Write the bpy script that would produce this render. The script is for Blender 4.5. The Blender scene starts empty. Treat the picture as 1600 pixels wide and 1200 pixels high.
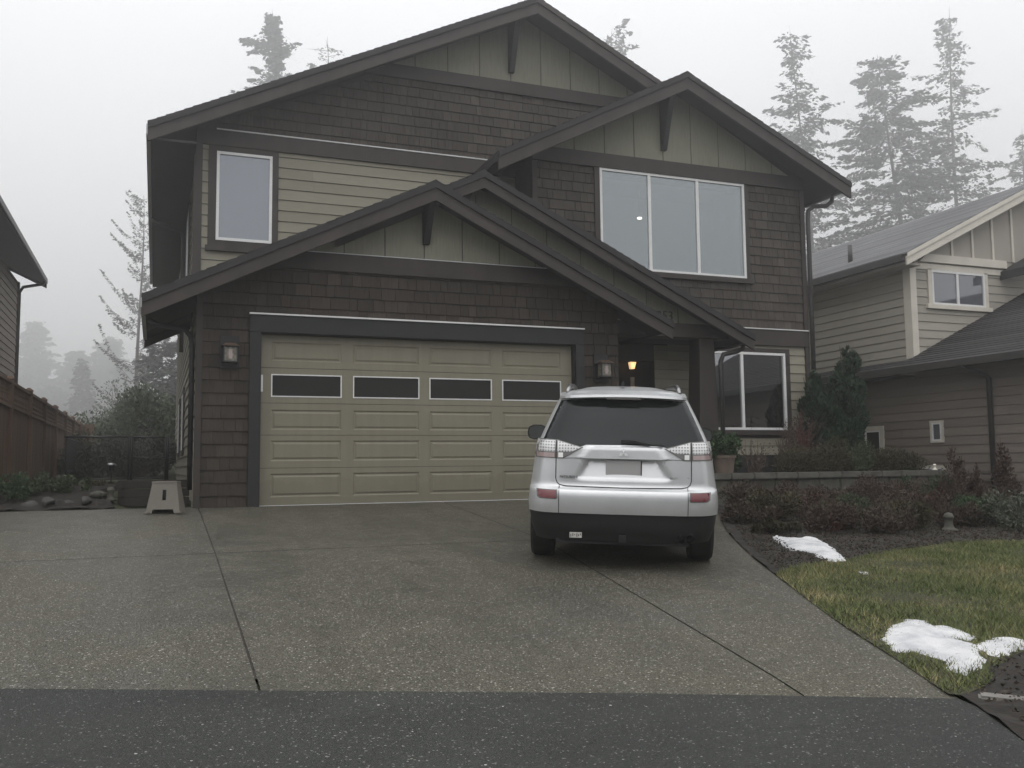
import bpy, bmesh, math, random
import numpy as np
from mathutils import Vector, Matrix
from mathutils.geometry import delaunay_2d_cdt

S = bpy.context.scene
COL = S.collection
rad = math.radians

# ------------------------------------------------------------------ camera
CAM = Vector((-1.3767, -13.4778, 0.5347))
def make_camera():
    yaw, pitch, roll = rad(21.1308), rad(5.0519), rad(-0.6135)
    fw = Vector((math.sin(yaw)*math.cos(pitch), math.cos(yaw)*math.cos(pitch), math.sin(pitch)))
    r = Vector((math.cos(yaw), -math.sin(yaw), 0)); u = r.cross(fw)
    c, s = math.cos(roll), math.sin(roll)
    R, U = r*c + u*s, -r*s + u*c
    cd = bpy.data.cameras.new('camera'); co = bpy.data.objects.new('camera', cd); COL.objects.link(co)
    m = Matrix((R, U, -fw)).transposed().to_4x4(); m.translation = CAM
    co.matrix_world = m
    cd.sensor_width = 36.0; cd.lens = 36*1442/1600; cd.clip_start = .05; cd.clip_end = 2000
    S.camera = co
make_camera()

# ------------------------------------------------------------------ sky, sun, exposure
SUN_EL, SUN_AZ = rad(72), rad(215)      # azimuth clockwise from +Y
W = bpy.data.worlds.new('World'); S.world = W; W.use_nodes = True
nt = W.node_tree; nt.nodes.clear()
def N(t, **k):
    n = nt.nodes.new(t)
    for a, v in k.items(): setattr(n, a, v)
    return n
out = N('ShaderNodeOutputWorld'); bg = N('ShaderNodeBackground')
sky = N('ShaderNodeTexSky', sky_type='NISHITA', sun_disc=False)
sky.sun_elevation = SUN_EL; sky.sun_rotation = SUN_AZ; sky.air_density = 1.0; sky.dust_density = 6.0
hs = N('ShaderNodeHueSaturation'); hs.inputs['Saturation'].default_value = .12
tc = N('ShaderNodeTexCoord'); sx = N('ShaderNodeSeparateXYZ')
rp = N('ShaderNodeValToRGB')            # overcast cloud deck: brighter overhead than at the horizon
e = rp.color_ramp.elements
e[0].position = 0.0; e[0].color = (.64, .64, .645, 1); e[1].position = 1.0; e[1].color = (1.75, 1.76, 1.78, 1)
m2 = e.new(.42); m2.color = (1.06, 1.07, 1.09, 1)
sc_ = N('ShaderNodeVectorMath', operation='SCALE'); sc_.inputs['Scale'].default_value = 9.0
mx = N('ShaderNodeMix', data_type='RGBA'); mx.inputs[0].default_value = .85
nt.links.new(sky.outputs[0], hs.inputs['Color'])
nt.links.new(tc.outputs['Generated'], sx.inputs[0]); nt.links.new(sx.outputs['Z'], rp.inputs[0])
nt.links.new(rp.outputs[0], sc_.inputs[0])
nt.links.new(hs.outputs[0], mx.inputs[6]); nt.links.new(sc_.outputs[0], mx.inputs[7])
nt.links.new(mx.outputs[2], bg.inputs[0]); bg.inputs[1].default_value = .12
nt.links.new(bg.outputs[0], out.inputs[0])
sl = bpy.data.lights.new('sun', 'SUN'); sl.energy = .6; sl.angle = rad(100); sl.color = (1, .97, .92)
so = bpy.data.objects.new('sun', sl); COL.objects.link(so)
so.rotation_euler = (rad(90)-SUN_EL, 0, math.pi - SUN_AZ)
so.location = (0, -20, 60)
S.view_settings.view_transform = 'Standard'; S.view_settings.look = 'None'
S.view_settings.gamma = 1; S.view_settings.use_curve_mapping = False
S.view_settings.exposure = 0.0
S.render.engine = 'CYCLES'
S.cycles.volume_bounces = 2
S.cycles.max_bounces = 8

# ------------------------------------------------------------------ fog
FOG = .0048
def build_haze():
    x0, x1, y0, y1, z0, z1 = -190, 300, -36, 320, -2.6, 58
    me = bpy.data.meshes.new('haze')
    v = [(x, y, z) for x in (x0, x1) for y in (y0, y1) for z in (z0, z1)]
    me.from_pydata(v, [], [(0,1,3,2), (4,6,7,5), (0,4,5,1), (2,3,7,6), (0,2,6,4), (1,5,7,3)])
    o = bpy.data.objects.new('haze', me); COL.objects.link(o)
    m = bpy.data.materials.new('haze'); m.use_nodes = True; t = m.node_tree; t.nodes.clear()
    vo = t.nodes.new('ShaderNodeVolumePrincipled'); ou = t.nodes.new('ShaderNodeOutputMaterial')
    vo.inputs['Color'].default_value = (.965, .965, .97, 1); vo.inputs['Density'].default_value = FOG
    vo.inputs['Anisotropy'].default_value = .78     # fog droplets scatter mostly forwards
    t.links.new(vo.outputs[0], ou.inputs['Volume'])
    me.materials.append(m); o['kind'] = 'stuff'; o['label'] = 'pale grey winter fog hanging over the whole street'; o['category'] = 'fog'
build_haze()

# ------------------------------------------------------------------ materials
MATS = {}
class NB:
    """tiny node-building helper"""
    def __init__(s, name):
        s.m = bpy.data.materials.new(name); s.m.use_nodes = True; s.t = s.m.node_tree
        s.b = s.t.nodes['Principled BSDF']; s.out = s.t.nodes['Material Output']
        s.co = None; MATS[name] = s.m
    def n(s, t, **k):
        x = s.t.nodes.new(t)
        for a, v in k.items(): setattr(x, a, v)
        return x
    def l(s, a, b): s.t.links.new(a, b)
    def coord(s, scale=(1,1,1)):
        if s.co is None: s.co = s.n('ShaderNodeTexCoord')
        mp = s.n('ShaderNodeMapping'); mp.inputs['Scale'].default_value = scale
        s.l(s.co.outputs['Object'], mp.inputs[0]); return mp.outputs[0]
    def noise(s, scale, detail=4, vs=(1,1,1), rough=.55):
        x = s.n('ShaderNodeTexNoise'); x.inputs['Scale'].default_value = scale; x.inputs['Detail'].default_value = detail
        x.inputs['Roughness'].default_value = rough
        s.l(s.coord(vs), x.inputs['Vector']); return x.outputs['Fac']
    def ramp(s, fac, stops):
        r = s.n('ShaderNodeValToRGB'); el = r.color_ramp.elements
        while len(el) < len(stops): el.new(.5)
        for q, (p, c) in zip(el, stops): q.position = p; q.color = (*c, 1) if len(c) == 3 else c
        s.l(fac, r.inputs[0]); return r.outputs[0]
    def mix(s, fac, a, b, mode='MIX'):
        x = s.n('ShaderNodeMix', data_type='RGBA', blend_type=mode)
        for i, v in ((0, fac), (6, a), (7, b)):
            if isinstance(v, (int, float)): x.inputs[i].default_value = v
            elif isinstance(v, tuple): x.inputs[i].default_value = (*v, 1)
            else: s.l(v, x.inputs[i])
        return x.outputs[2]
    def math(s, op, a, b=0.0):
        x = s.n('ShaderNodeMath', operation=op)
        for i, v in ((0, a), (1, b)):
            if isinstance(v, (int, float)): x.inputs[i].default_value = v
            else: s.l(v, x.inputs[i])
        return x.outputs[0]
    def attr(s, name='tint'):
        x = s.n('ShaderNodeAttribute'); x.attribute_name = name; return x.outputs['Fac']
    def bump(s, h, strength=.3, dist=.01):
        x = s.n('ShaderNodeBump'); x.inputs['Strength'].default_value = strength; x.inputs['Distance'].default_value = dist
        s.l(h, x.inputs['Height']); s.l(x.outputs[0], s.b.inputs['Normal'])
    def setc(s, c):
        if isinstance(c, tuple): s.b.inputs['Base Color'].default_value = (*c, 1)
        else: s.l(c, s.b.inputs['Base Color'])
    def r(s, v):
        if isinstance(v, (int, float)): s.b.inputs['Roughness'].default_value = v
        else: s.l(v, s.b.inputs['Roughness'])

def plain(name, c1, c2=None, rough=.6, scale=6, vs=(1,1,1), bump=.0, metal=0, spec=.5, bscale=40):
    b = NB(name)
    if c2 is None: c2 = tuple(x*.82 for x in c1)
    f = b.noise(scale, 5, vs)
    b.setc(b.ramp(f, [(.3, c2), (.7, c1)]))
    b.r(rough); b.b.inputs['Metallic'].default_value = metal; b.b.inputs['Specular IOR Level'].default_value = spec
    if bump: b.bump(b.noise(bscale, 4, vs), bump, .004)
    return b.m

def tinted(name, dark, mid, light, rough=.75, streak=(14, 14, 1.2), k=.35, spec=.35):
    """cladding: one tint per board from the 'tint' attribute, grain streaks on top"""
    b = NB(name)
    c = b.ramp(b.attr(), [(0, dark), (.55, mid), (1, light)])
    st = b.noise(3.0, 6, streak)
    st2 = b.noise(.5, 4)
    f = b.math('ADD', b.math('MULTIPLY', st, .6), b.math('MULTIPLY', st2, .4))
    c = b.mix(k, c, b.ramp(f, [(.35, (.35,.35,.35)), (.65, (1.3,1.3,1.3))]), 'MULTIPLY')
    b.setc(c); b.r(rough); b.b.inputs['Specular IOR Level'].default_value = spec
    b.bump(st, .25, .004)
    return b.m

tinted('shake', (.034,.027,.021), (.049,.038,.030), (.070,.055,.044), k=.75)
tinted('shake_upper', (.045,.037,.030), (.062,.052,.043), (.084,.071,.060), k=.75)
tinted('lap_tan', (.248,.234,.182), (.264,.249,.195), (.282,.266,.209), streak=(1.5, 1.5, 12), k=.14)
tinted('panel_tan', (.215,.21,.165), (.232,.227,.178), (.25,.243,.19), k=.25)
tinted('lap_taupe', (.335,.312,.270), (.36,.335,.29), (.385,.358,.31), streak=(1.5, 1.5, 12), k=.14)
tinted('lap_greige', (.185,.158,.138), (.205,.175,.153), (.225,.192,.168), streak=(1.5, 1.5, 12), k=.14)
tinted('lap_panel_pale', (.36,.33,.29), (.38,.35,.31), (.40,.37,.33), k=.1)
tinted('cedar', (.120,.074,.050), (.155,.096,.065), (.195,.124,.085), streak=(18, 18, 1), k=.45)
tinted('roof_shingle', (.022,.021,.022), (.035,.033,.034), (.055,.052,.052), streak=(40, 40, 40), k=.6, rough=.9)
tinted('roof_grey', (.15,.151,.156), (.20,.201,.207), (.25,.25,.256), streak=(40, 40, 40), k=.5, rough=.9)
plain('trim_brown', (.046,.036,.031), (.026,.021,.018), .65, 2.2, (2,2,.7), .10)
plain('rake_edge', (.026,.022,.022), (.016,.014,.014), .75, 3, (3,3,3), .1)
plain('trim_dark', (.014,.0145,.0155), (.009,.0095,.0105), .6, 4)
plain('soffit', (.026,.023,.023), (.018,.016,.016), .8, 4)
plain('gutter', (.05,.047,.045), (.04,.038,.036), .45, 3)
plain('gutter_pale', (.66,.67,.68), (.58,.59,.60), .4, 3)
plain('white_vinyl', (.78,.78,.77), (.70,.70,.69), .4, 5)
plain('cream_trim', (.66,.62,.54), (.58,.545,.475), .55, 4)
def door_paint():
    b = NB('door_tan')
    c = b.ramp(b.noise(1.2, 5), [(.3, (.196,.180,.132)), (.7, (.215,.198,.147))])
    st = b.ramp(b.noise(2.2, 6, (5, 5, .35)), [(.40, (.86,.86,.86)), (.60, (1.04,1.04,1.03))])
    c = b.mix(.4, c, st, 'MULTIPLY')
    sp = b.n('ShaderNodeSeparateXYZ'); b.l(b.coord(), sp.inputs[0])
    splash = b.math('MULTIPLY', b.math('LESS_THAN', sp.outputs['Z'], b.math('MULTIPLY', b.noise(4, 6), .75)), .35)
    c = b.mix(splash, c, (.15,.135,.10))
    b.setc(c); b.r(b.ramp(b.noise(3, 4), [(.3, (.45,)*3), (.7, (.62,)*3)])); b.bump(b.noise(60, 4), .06, .004)
door_paint()
plain('door_dark', (.012,.016,.017), None, .35, 3)
plain('room', (.25,.25,.25), None, .9)
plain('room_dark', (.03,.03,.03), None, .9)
plain('black_metal', (.012,.012,.013), None, .4, 8)
plain('copper', (.30,.21,.16), (.20,.14,.11), .35, 20, metal=.7)
plain('stone', (.10,.098,.080), (.045,.044,.037), .9, 9, bump=.6, bscale=25)
plain('stone_cap', (.115,.112,.095), (.06,.058,.05), .85, 7, bump=.5, bscale=30)
plain('stone_pale', (.34,.32,.28), (.20,.19,.165), .85, 14, bump=.4)
plain('rock', (.085,.082,.078), (.030,.029,.027), .9, 6, bump=.8, bscale=12)
plain('timber', (.032,.026,.022), (.018,.015,.013), .85, 4, (1,8,8), .3)
plain('joint_fill', (.045,.038,.030), (.025,.021,.017), .9, 12)
plain('soil', (.022,.017,.013), (.010,.008,.006), .95, 9, bump=1.0, bscale=28)
plain('terracotta', (.16,.12,.095), (.10,.075,.06), .8, 8, bump=.2)
plain('stool_plastic', (.16,.145,.122), (.14,.127,.107), .55, 5, bump=.05)
def snow_mat():
    b = NB('snow')
    c = b.ramp(b.noise(5, 6), [(.32, (.46,.47,.49)), (.58, (.66,.66,.67))])
    dirt = b.math('GREATER_THAN', b.noise(30, 3), .70)
    c = b.mix(b.math('MULTIPLY', dirt, .55), c, (.16,.13,.10))
    b.setc(c); b.r(.75); b.b.inputs['Specular IOR Level'].default_value = .2
    b.bump(b.math('ADD', b.noise(22, 6), b.math('MULTIPLY', b.noise(110, 3), .35)), .9, .025)
snow_mat()
plain('bark', (.075,.06,.048), (.04,.032,.026), .95, 10, (6,6,1), .6)
plain('twig', (.11,.08,.062), (.06,.042,.034), .9, 20)
plain('twig_red', (.12,.052,.042), (.07,.030,.026), .9, 20)
plain('foundation', (.42,.40,.37), (.32,.30,.28), .9, 5, bump=.3)
plain('kerb', (.20,.19,.175), (.13,.125,.115), .9, 8, bump=.4)
plain('plate', (.40,.393,.393), (.385,.378,.378), .5, 2)
plain('emblem_metal', (.78,.78,.79), None, .3, 3, metal=.3)
plain('chrome', (.75,.75,.76), None, .12, 3, metal=1)
plain('steel', (.30,.30,.30), None, .3, 3, metal=1)
plain('car_black', (.010,.010,.011), (.008,.008,.009), .6, 9, bump=.1, bscale=200)
plain('tyre', (.012,.012,.012), (.009,.009,.009), .85, 15)
plain('rim', (.38,.38,.39), None, .3, 5, metal=.8)
plain('seam', (.010,.010,.010), None, .8)
plain('ink', (.03,.03,.032), None, .5)
plain('number_bronze', (.030,.026,.022), None, .5)
plain('slat_black', (.010,.011,.014), (.007,.008,.010), .5, 6, (3,3,1))
plain('tag_white', (.62,.60,.56), (.50,.48,.45), .6, 30)

def car_paint():
    b = NB('car_silver')
    b.setc(b.ramp(b.noise(2.5, 4), [(.35, (.58,.59,.60)), (.65, (.64,.65,.66))]))
    b.b.inputs['Metallic'].default_value = .5
    b.r(b.ramp(b.noise(7, 4), [(.3, (.30,)*3), (.7, (.38,)*3)]))
    b.b.inputs['Coat Weight'].default_value = .6; b.b.inputs['Coat Roughness'].default_value = .06
car_paint()
def glassy(name, tint, refl, rough=.02, trans=.0, gcol=(.9,.92,.95)):
    """window pane: a share of clean mirror reflection over either dark glass or a see-through pane"""
    b = NB(name); b.t.nodes.remove(b.b)
    g = b.n('ShaderNodeBsdfGlossy'); g.inputs['Roughness'].default_value = rough; g.inputs['Color'].default_value = (*gcol, 1)
    d = b.n('ShaderNodeBsdfDiffuse'); d.inputs['Color'].default_value = (*tint, 1)
    t = b.n('ShaderNodeBsdfTransparent')
    a = b.n('ShaderNodeMixShader'); a.inputs[0].default_value = trans
    b.l(d.outputs[0], a.inputs[1]); b.l(t.outputs[0], a.inputs[2])
    ge = b.n('ShaderNodeNewGeometry'); dt = b.n('ShaderNodeVectorMath', operation='DOT_PRODUCT')
    b.l(ge.outputs['Normal'], dt.inputs[0]); b.l(ge.outputs['Incoming'], dt.inputs[1])
    fres = b.math('POWER', b.math('SUBTRACT', 1.0, b.math('ABSOLUTE', dt.outputs['Value'])), 5.0)     # Schlick, two-sided
    fac = b.math('MINIMUM', b.math('ADD', b.math('MULTIPLY', fres, .9), .045 + refl), 1.0)
    c = b.n('ShaderNodeMixShader'); b.l(fac, c.inputs[0]); b.l(a.outputs[0], c.inputs[1]); b.l(g.outputs[0], c.inputs[2])
    # slight waviness of old float glass
    bp = b.n('ShaderNodeBump'); bp.inputs['Strength'].default_value = .03; bp.inputs['Distance'].default_value = .02
    b.l(b.noise(1.6, 2), bp.inputs['Height']); b.l(bp.outputs[0], g.inputs['Normal'])
    b.l(c.outputs[0], b.out.inputs[0])
glassy('pane_upper', (.19,.205,.205), .20, trans=.35, gcol=(.82,.90,.94))
glassy('pane_left', (.165,.175,.19), .14, gcol=(.82,.88,.96))
glassy('pane_low', (.014,.016,.016), .30, trans=.5)
glassy('pane_dark', (.020,.020,.018), -.028)
glassy('pane_nb', (.10,.105,.12), .14)
glassy('car_glass', (.012,.014,.014), -.024, rough=.03)
glassy('mirror', (.02,.02,.02), .22)
def lens(name, col, rough=.15, dots=None):
    b = NB(name)
    c = col
    if dots:
        v = b.n('ShaderNodeTexVoronoi'); v.inputs['Scale'].default_value = dots; v.inputs['Randomness'].default_value = 0
        b.l(b.coord((1, 0.001, 1)), v.inputs['Vector'])
        c = b.ramp(v.outputs['Distance'], [(.22, tuple(x*.3 for x in col)), (.34, col)])
    b.setc(c); b.r(rough); b.b.inputs['Coat Weight'].default_value = 1; b.b.inputs['Coat Roughness'].default_value = .03
lens('lens_clear', (.60,.60,.60), dots=38)
lens('lens_red', (.13,.003,.010), .25); lens('lens_white', (.85,.85,.83)); lens('lens_grey', (.14,.135,.13)); lens('lens_pink', (.34,.26,.25))
def lantern_glass():
    b = NB('lantern_glass'); b.setc(b.ramp(b.noise(30, 2), [(.3, (.09,.085,.066)), (.7, (.22,.205,.16))])); b.r(.15)
lantern_glass()
def emit(name, col, s):
    b = NB(name); b.setc(col); b.b.inputs['Emission Color'].default_value = (*col, 1); b.b.inputs['Emission Strength'].default_value = s
emit('lit_warm', (1.0, .66, .34), .95); emit('lit_white', (1.0, .95, .85), 6.0); emit('lit_dim', (.9,.6,.35), .35)

def aggregate():
    b = NB('aggregate')
    v = b.n('ShaderNodeTexVoronoi'); v.inputs['Scale'].default_value = 105; b.l(b.coord(), v.inputs['Vector'])
    sep = b.n('ShaderNodeSeparateColor'); b.l(v.outputs['Color'], sep.inputs[0])
    st = b.ramp(sep.outputs[0], [(0, (.066,.063,.050)), (.4, (.097,.093,.074)), (.75, (.122,.117,.096)), (.955, (.150,.144,.122)), (.985, (.40,.39,.36))])
    edge = b.ramp(v.outputs['Distance'], [(.30, (1,1,1)), (.62, (.55,.54,.52))])
    c = b.mix(1.0, st, edge, 'MULTIPLY')
    big = b.noise(.45, 6); mid = b.noise(2.2, 6)
    f = b.math('ADD', b.math('MULTIPLY', big, .6), b.math('MULTIPLY', mid, .4))
    wet = b.ramp(f, [(.34, (.80,.81,.81)), (.5, (1.0,1.0,.98)), (.66, (1.20,1.18,1.12))])
    c = b.mix(1.0, c, wet, 'MULTIPLY')
    # tyre film running up the slope, faint oil drips
    tr = b.ramp(b.noise(1.0, 3, (2.6, .22, 1)), [(.42, (1,1,1)), (.62, (.84,.84,.83))])
    c = b.mix(.8, c, tr, 'MULTIPLY')
    oil = b.ramp(b.noise(1.7, 5), [(.68, (1,1,1)), (.78, (.70,.70,.70))])
    c = b.mix(.8, c, oil, 'MULTIPLY')
    b.setc(c)
    b.r(b.ramp(f, [(.36, (.40,)*3), (.62, (.68,)*3)])); b.b.inputs['Specular IOR Level'].default_value = .22
    h_ = b.math('ADD', b.math('MULTIPLY', v.outputs['Distance'], -1.0), b.math('MULTIPLY', sep.outputs[1], .5))
    b.bump(h_, .5, .005)
aggregate()
def asphalt():
    b = NB('asphalt')
    v = b.n('ShaderNodeTexVoronoi'); v.inputs['Scale'].default_value = 130; b.l(b.coord(), v.inputs['Vector'])
    sep = b.n('ShaderNodeSeparateColor'); b.l(v.outputs['Color'], sep.inputs[0])
    st = b.ramp(sep.outputs[0], [(0, (.026,.028,.026)), (.5, (.035,.037,.034)), (.97, (.046,.047,.043)), (.993, (.20,.20,.19))])
    # sparse white grit
    v2 = b.n('ShaderNodeTexVoronoi'); v2.inputs['Scale'].default_value = 19; b.l(b.coord(), v2.inputs['Vector'])
    s2 = b.n('ShaderNodeSeparateColor'); b.l(v2.outputs['Color'], s2.inputs[0])
    spot = b.math('MULTIPLY', b.math('LESS_THAN', v2.outputs['Distance'], b.math('MULTIPLY', s2.outputs[1], .14)), b.math('GREATER_THAN', s2.outputs[0], .84))
    c = b.mix(spot, st, (.42,.42,.40))
    f = b.noise(.6, 7)
    c = b.mix(1.0, c, b.ramp(f, [(.36, (.72,.73,.74)), (.64, (1.25,1.25,1.22))]), 'MULTIPLY')
    cr = b.math('ABSOLUTE', b.math('SUBTRACT', b.noise(.55, 8, (1.0, 2.6, 1), .66), .5))
    msk = b.math('GREATER_THAN', b.noise(.4, 1), .50)
    line = b.math('MULTIPLY', b.math('LESS_THAN', cr, .0016), msk)
    c = b.mix(b.math('MULTIPLY', line, .7), c, (.012,.012,.012))
    b.setc(c); b.r(b.ramp(f, [(.35, (.50,)*3), (.65, (.75,)*3)])); b.b.inputs['Specular IOR Level'].default_value = .15
    b.bump(b.math('MULTIPLY', v.outputs['Distance'], -1.0), .5, .004)
asphalt()
def grass_mats():
    b = NB('lawn_soil'); b.setc(b.ramp(b.noise(3, 6), [(.3, (.030,.030,.014)), (.7, (.055,.050,.024))])); b.r(.95)
    b.bump(b.noise(60, 4), .8, .02)
    b = NB('grass_blade')
    f = b.math('ADD', b.math('MULTIPLY', b.noise(1.5, 5), .72), b.math('MULTIPLY', b.attr(), .28))
    b.setc(b.ramp(f, [(.32, (.078,.108,.036)), (.47, (.128,.152,.058)), (.59, (.195,.190,.085)), (.71, (.32,.265,.145))])); b.r(.7)
    b.b.inputs['Specular IOR Level'].default_value = .2
    b = NB('ground_far'); b.setc(b.ramp(b.noise(.6, 6), [(.3, (.022,.028,.012)), (.7, (.05,.055,.025))])); b.r(.95)
    b.bump(b.noise(8, 5), .8, .05)
grass_mats()
def leaf(name, dark, mid, light):
    b = NB(name); b.setc(b.ramp(b.attr(), [(0, dark), (.55, mid), (1, light)])); b.r(.65); b.b.inputs['Specular IOR Level'].default_value = .25
leaf('needle_dark', (.026,.030,.026), (.042,.049,.040), (.062,.072,.058))
leaf('needle_bare', (.030,.028,.022), (.050,.046,.036), (.075,.070,.055))
leaf('leaf_cedar', (.014,.028,.017), (.024,.046,.026), (.045,.073,.038))
leaf('leaf_bush', (.028,.040,.020), (.050,.068,.034), (.082,.105,.055))
leaf('needle_hazed', (.050,.054,.048), (.070,.075,.068), (.09,.095,.088))  # foggy trees' needles, lightened so the colour carries some of the haze
leaf('leaf_heather', (.026,.025,.014), (.050,.046,.024), (.095,.078,.042))
leaf('leaf_red', (.038,.025,.020), (.058,.038,.030), (.088,.060,.047))
leaf('leaf_brown', (.034,.025,.019), (.056,.041,.031), (.088,.066,.05))
leaf('leaf_grey', (.045,.052,.038), (.075,.084,.062), (.115,.125,.095))
leaf('leaf_holly', (.015,.030,.013), (.028,.054,.022), (.055,.088,.038))
leaf('litter', (.018,.014,.010), (.034,.026,.017), (.075,.058,.036))
M = MATS

# ------------------------------------------------------------------ object helpers
def link(o, parent=None):
    COL.objects.link(o)
    if parent: o.parent = parent
    return o
def tag(o, label=None, cat=None, group=None, kind=None):
    for k, v in (('label', label), ('category', cat), ('group', group), ('kind', kind)):
        if v: o[k] = v
    return o
def thing(name, label, cat, loc=(0,0,0), rz=0, group=None):
    o = bpy.data.objects.new(name, None); o.empty_display_size = .2
    link(o); o.location = loc; o.rotation_euler = (0, 0, rz)
    return tag(o, label, cat, group)
def obj_np(name, V, F, mat, parent=None, tint=None, smooth=False):
    me = bpy.data.meshes.new(name)
    V = np.asarray(V, dtype=np.float32); F = np.asarray(F, dtype=np.int32)
    k = F.shape[1]
    me.vertices.add(len(V)); me.vertices.foreach_set('co', V.ravel())
    me.loops.add(F.size); me.loops.foreach_set('vertex_index', F.ravel())
    me.polygons.add(len(F)); me.polygons.foreach_set('loop_start', np.arange(0, F.size, k, dtype=np.int32))
    me.polygons.foreach_set('loop_total', np.full(len(F), k, dtype=np.int32))
    me.update(calc_edges=True); me.validate()
    if tint is not None:
        a = me.attributes.new('tint', 'FLOAT', 'FACE'); a.data.foreach_set('value', np.asarray(tint, dtype=np.float32))
    me.materials.append(M[mat])
    if smooth: me.shade_smooth()
    return link(bpy.data.objects.new(name, me), parent)

class MB:
    """collects faces and links them as one mesh object"""
    def __init__(s): s.v = []; s.f = []; s.t = []
    def face(s, pts, tint=.5):
        b = len(s.v); s.v += [tuple(p) for p in pts]; s.f.append(tuple(range(b, b+len(pts)))); s.t.append(tint)
    def prism(s, bot, top, tint=.5):
        n = len(bot); b = len(s.v); s.v += [tuple(p) for p in bot] + [tuple(p) for p in top]
        s.f.append(tuple(b+i for i in reversed(range(n)))); s.f.append(tuple(b+n+i for i in range(n)))
        for i in range(n):
            j = (i+1) % n; s.f.append((b+i, b+j, b+n+j, b+n+i))
        s.t += [tint]*(n+2)
    def box(s, x0, x1, y0, y1, z0, z1, tint=.5):
        s.prism([(x0,y0,z0),(x1,y0,z0),(x1,y1,z0),(x0,y1,z0)], [(x0,y0,z1),(x1,y0,z1),(x1,y1,z1),(x0,y1,z1)], tint)
    def xz(s, poly, y0, y1, tint=.5):
        s.prism([(x, y0, z) for x, z in poly], [(x, y1, z) for x, z in poly], tint)
    def tube(s, pts, radii, n=8, cap=True, tint=.5):
        pts = [Vector(p) for p in pts]
        if isinstance(radii, (int, float)): radii = [radii]*len(pts)
        up = Vector((0,0,1)); rings = []
        pr = None
        for i, p in enumerate(pts):
            d = (pts[min(i+1, len(pts)-1)] - pts[max(i-1, 0)]).normalized()
            if pr is None:
                a = d.cross(up) if abs(d.z) < .95 else d.cross(Vector((1,0,0)))
            else:
                a = pr - d*pr.dot(d)
            a.normalize(); pr = a; c = d.cross(a)
            b = len(s.v)
            for k in range(n):
                t = 2*math.pi*k/n; s.v.append(tuple(p + (a*math.cos(t) + c*math.sin(t))*radii[i]))
            rings.append(b)
        for q in range(len(rings)-1):
            for k in range(n):
                j = (k+1) % n; s.f.append((rings[q]+k, rings[q]+j, rings[q+1]+j, rings[q+1]+k)); s.t.append(tint)
        if cap:
            s.f.append(tuple(rings[0]+k for k in reversed(range(n)))); s.f.append(tuple(rings[-1]+k for k in range(n))); s.t += [tint]*2
    def lathe(s, prof, cx, cy, n=20, tint=.5):
        rings = []
        for r, z in prof:
            b = len(s.v); rings.append(b)
            for k in range(n):
                t = 2*math.pi*k/n; s.v.append((cx + r*math.cos(t), cy + r*math.sin(t), z))
        for q in range(len(rings)-1):
            for k in range(n):
                j = (k+1) % n; s.f.append((rings[q]+k, rings[q]+j, rings[q+1]+j, rings[q+1]+k)); s.t.append(tint)
        s.f.append(tuple(rings[0]+k for k in reversed(range(n)))); s.f.append(tuple(rings[-1]+k for k in range(n))); s.t += [tint]*2
    def build(s, name, mat, parent=None, smooth=False, bevel=0, fix=True):
        me = bpy.data.meshes.new(name); me.from_pydata(s.v, [], s.f)
        a = me.attributes.new('tint', 'FLOAT', 'FACE'); a.data.foreach_set('value', np.asarray(s.t, dtype=np.float32))
        me.materials.append(M[mat])
        if fix:
            bm = bmesh.new(); bm.from_mesh(me); bmesh.ops.recalc_face_normals(bm, faces=bm.faces)
            if bevel: bmesh.ops.bevel(bm, geom=[e for e in bm.edges if e.is_manifold and e.calc_face_angle(0) > .5], offset=bevel, segments=2, affect='EDGES', clamp_overlap=True)
            bm.to_mesh(me); bm.free()
        if smooth: me.shade_smooth()
        return link(bpy.data.objects.new(name, me), parent)
def box_obj(name, mat, parent, *a, **k):
    m = MB(); m.box(*a); return m.build(name, mat, parent, **k)

# ------------------------------------------------------------------ ground shape
SL = .075
def edge_y(x): return -8.68 - .352*x           # where driveway meets the road
def road_drop(x, y):
    ye = edge_y(np.clip(x, -40, 40)); return ye
def h(x, y):
    x = np.asarray(x, float); y = np.asarray(y, float)
    xc = np.clip(x, -9, 9); ye = edge_y(xc)
    d = SL*(np.clip(y, ye, -.1) + .1) + .85*np.clip((y - 9.5)/20, 0, 1)
    road = -.02*np.clip(ye - y, 0, 14)
    # left rear: bank climbs behind the garage front; right rear: level
    up = .30*np.clip((y - np.where(x > -1.95, 1.05, .30))/np.where(x > -1.95, .12, 1.0), 0, 1)*np.clip((-.95 - x)/.1, 0, 1) + .30*np.clip((y - 9)/5.0, 0, 1)*np.clip((x + 1.25)/.3, 0, 1)
    return d + road + up
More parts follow.
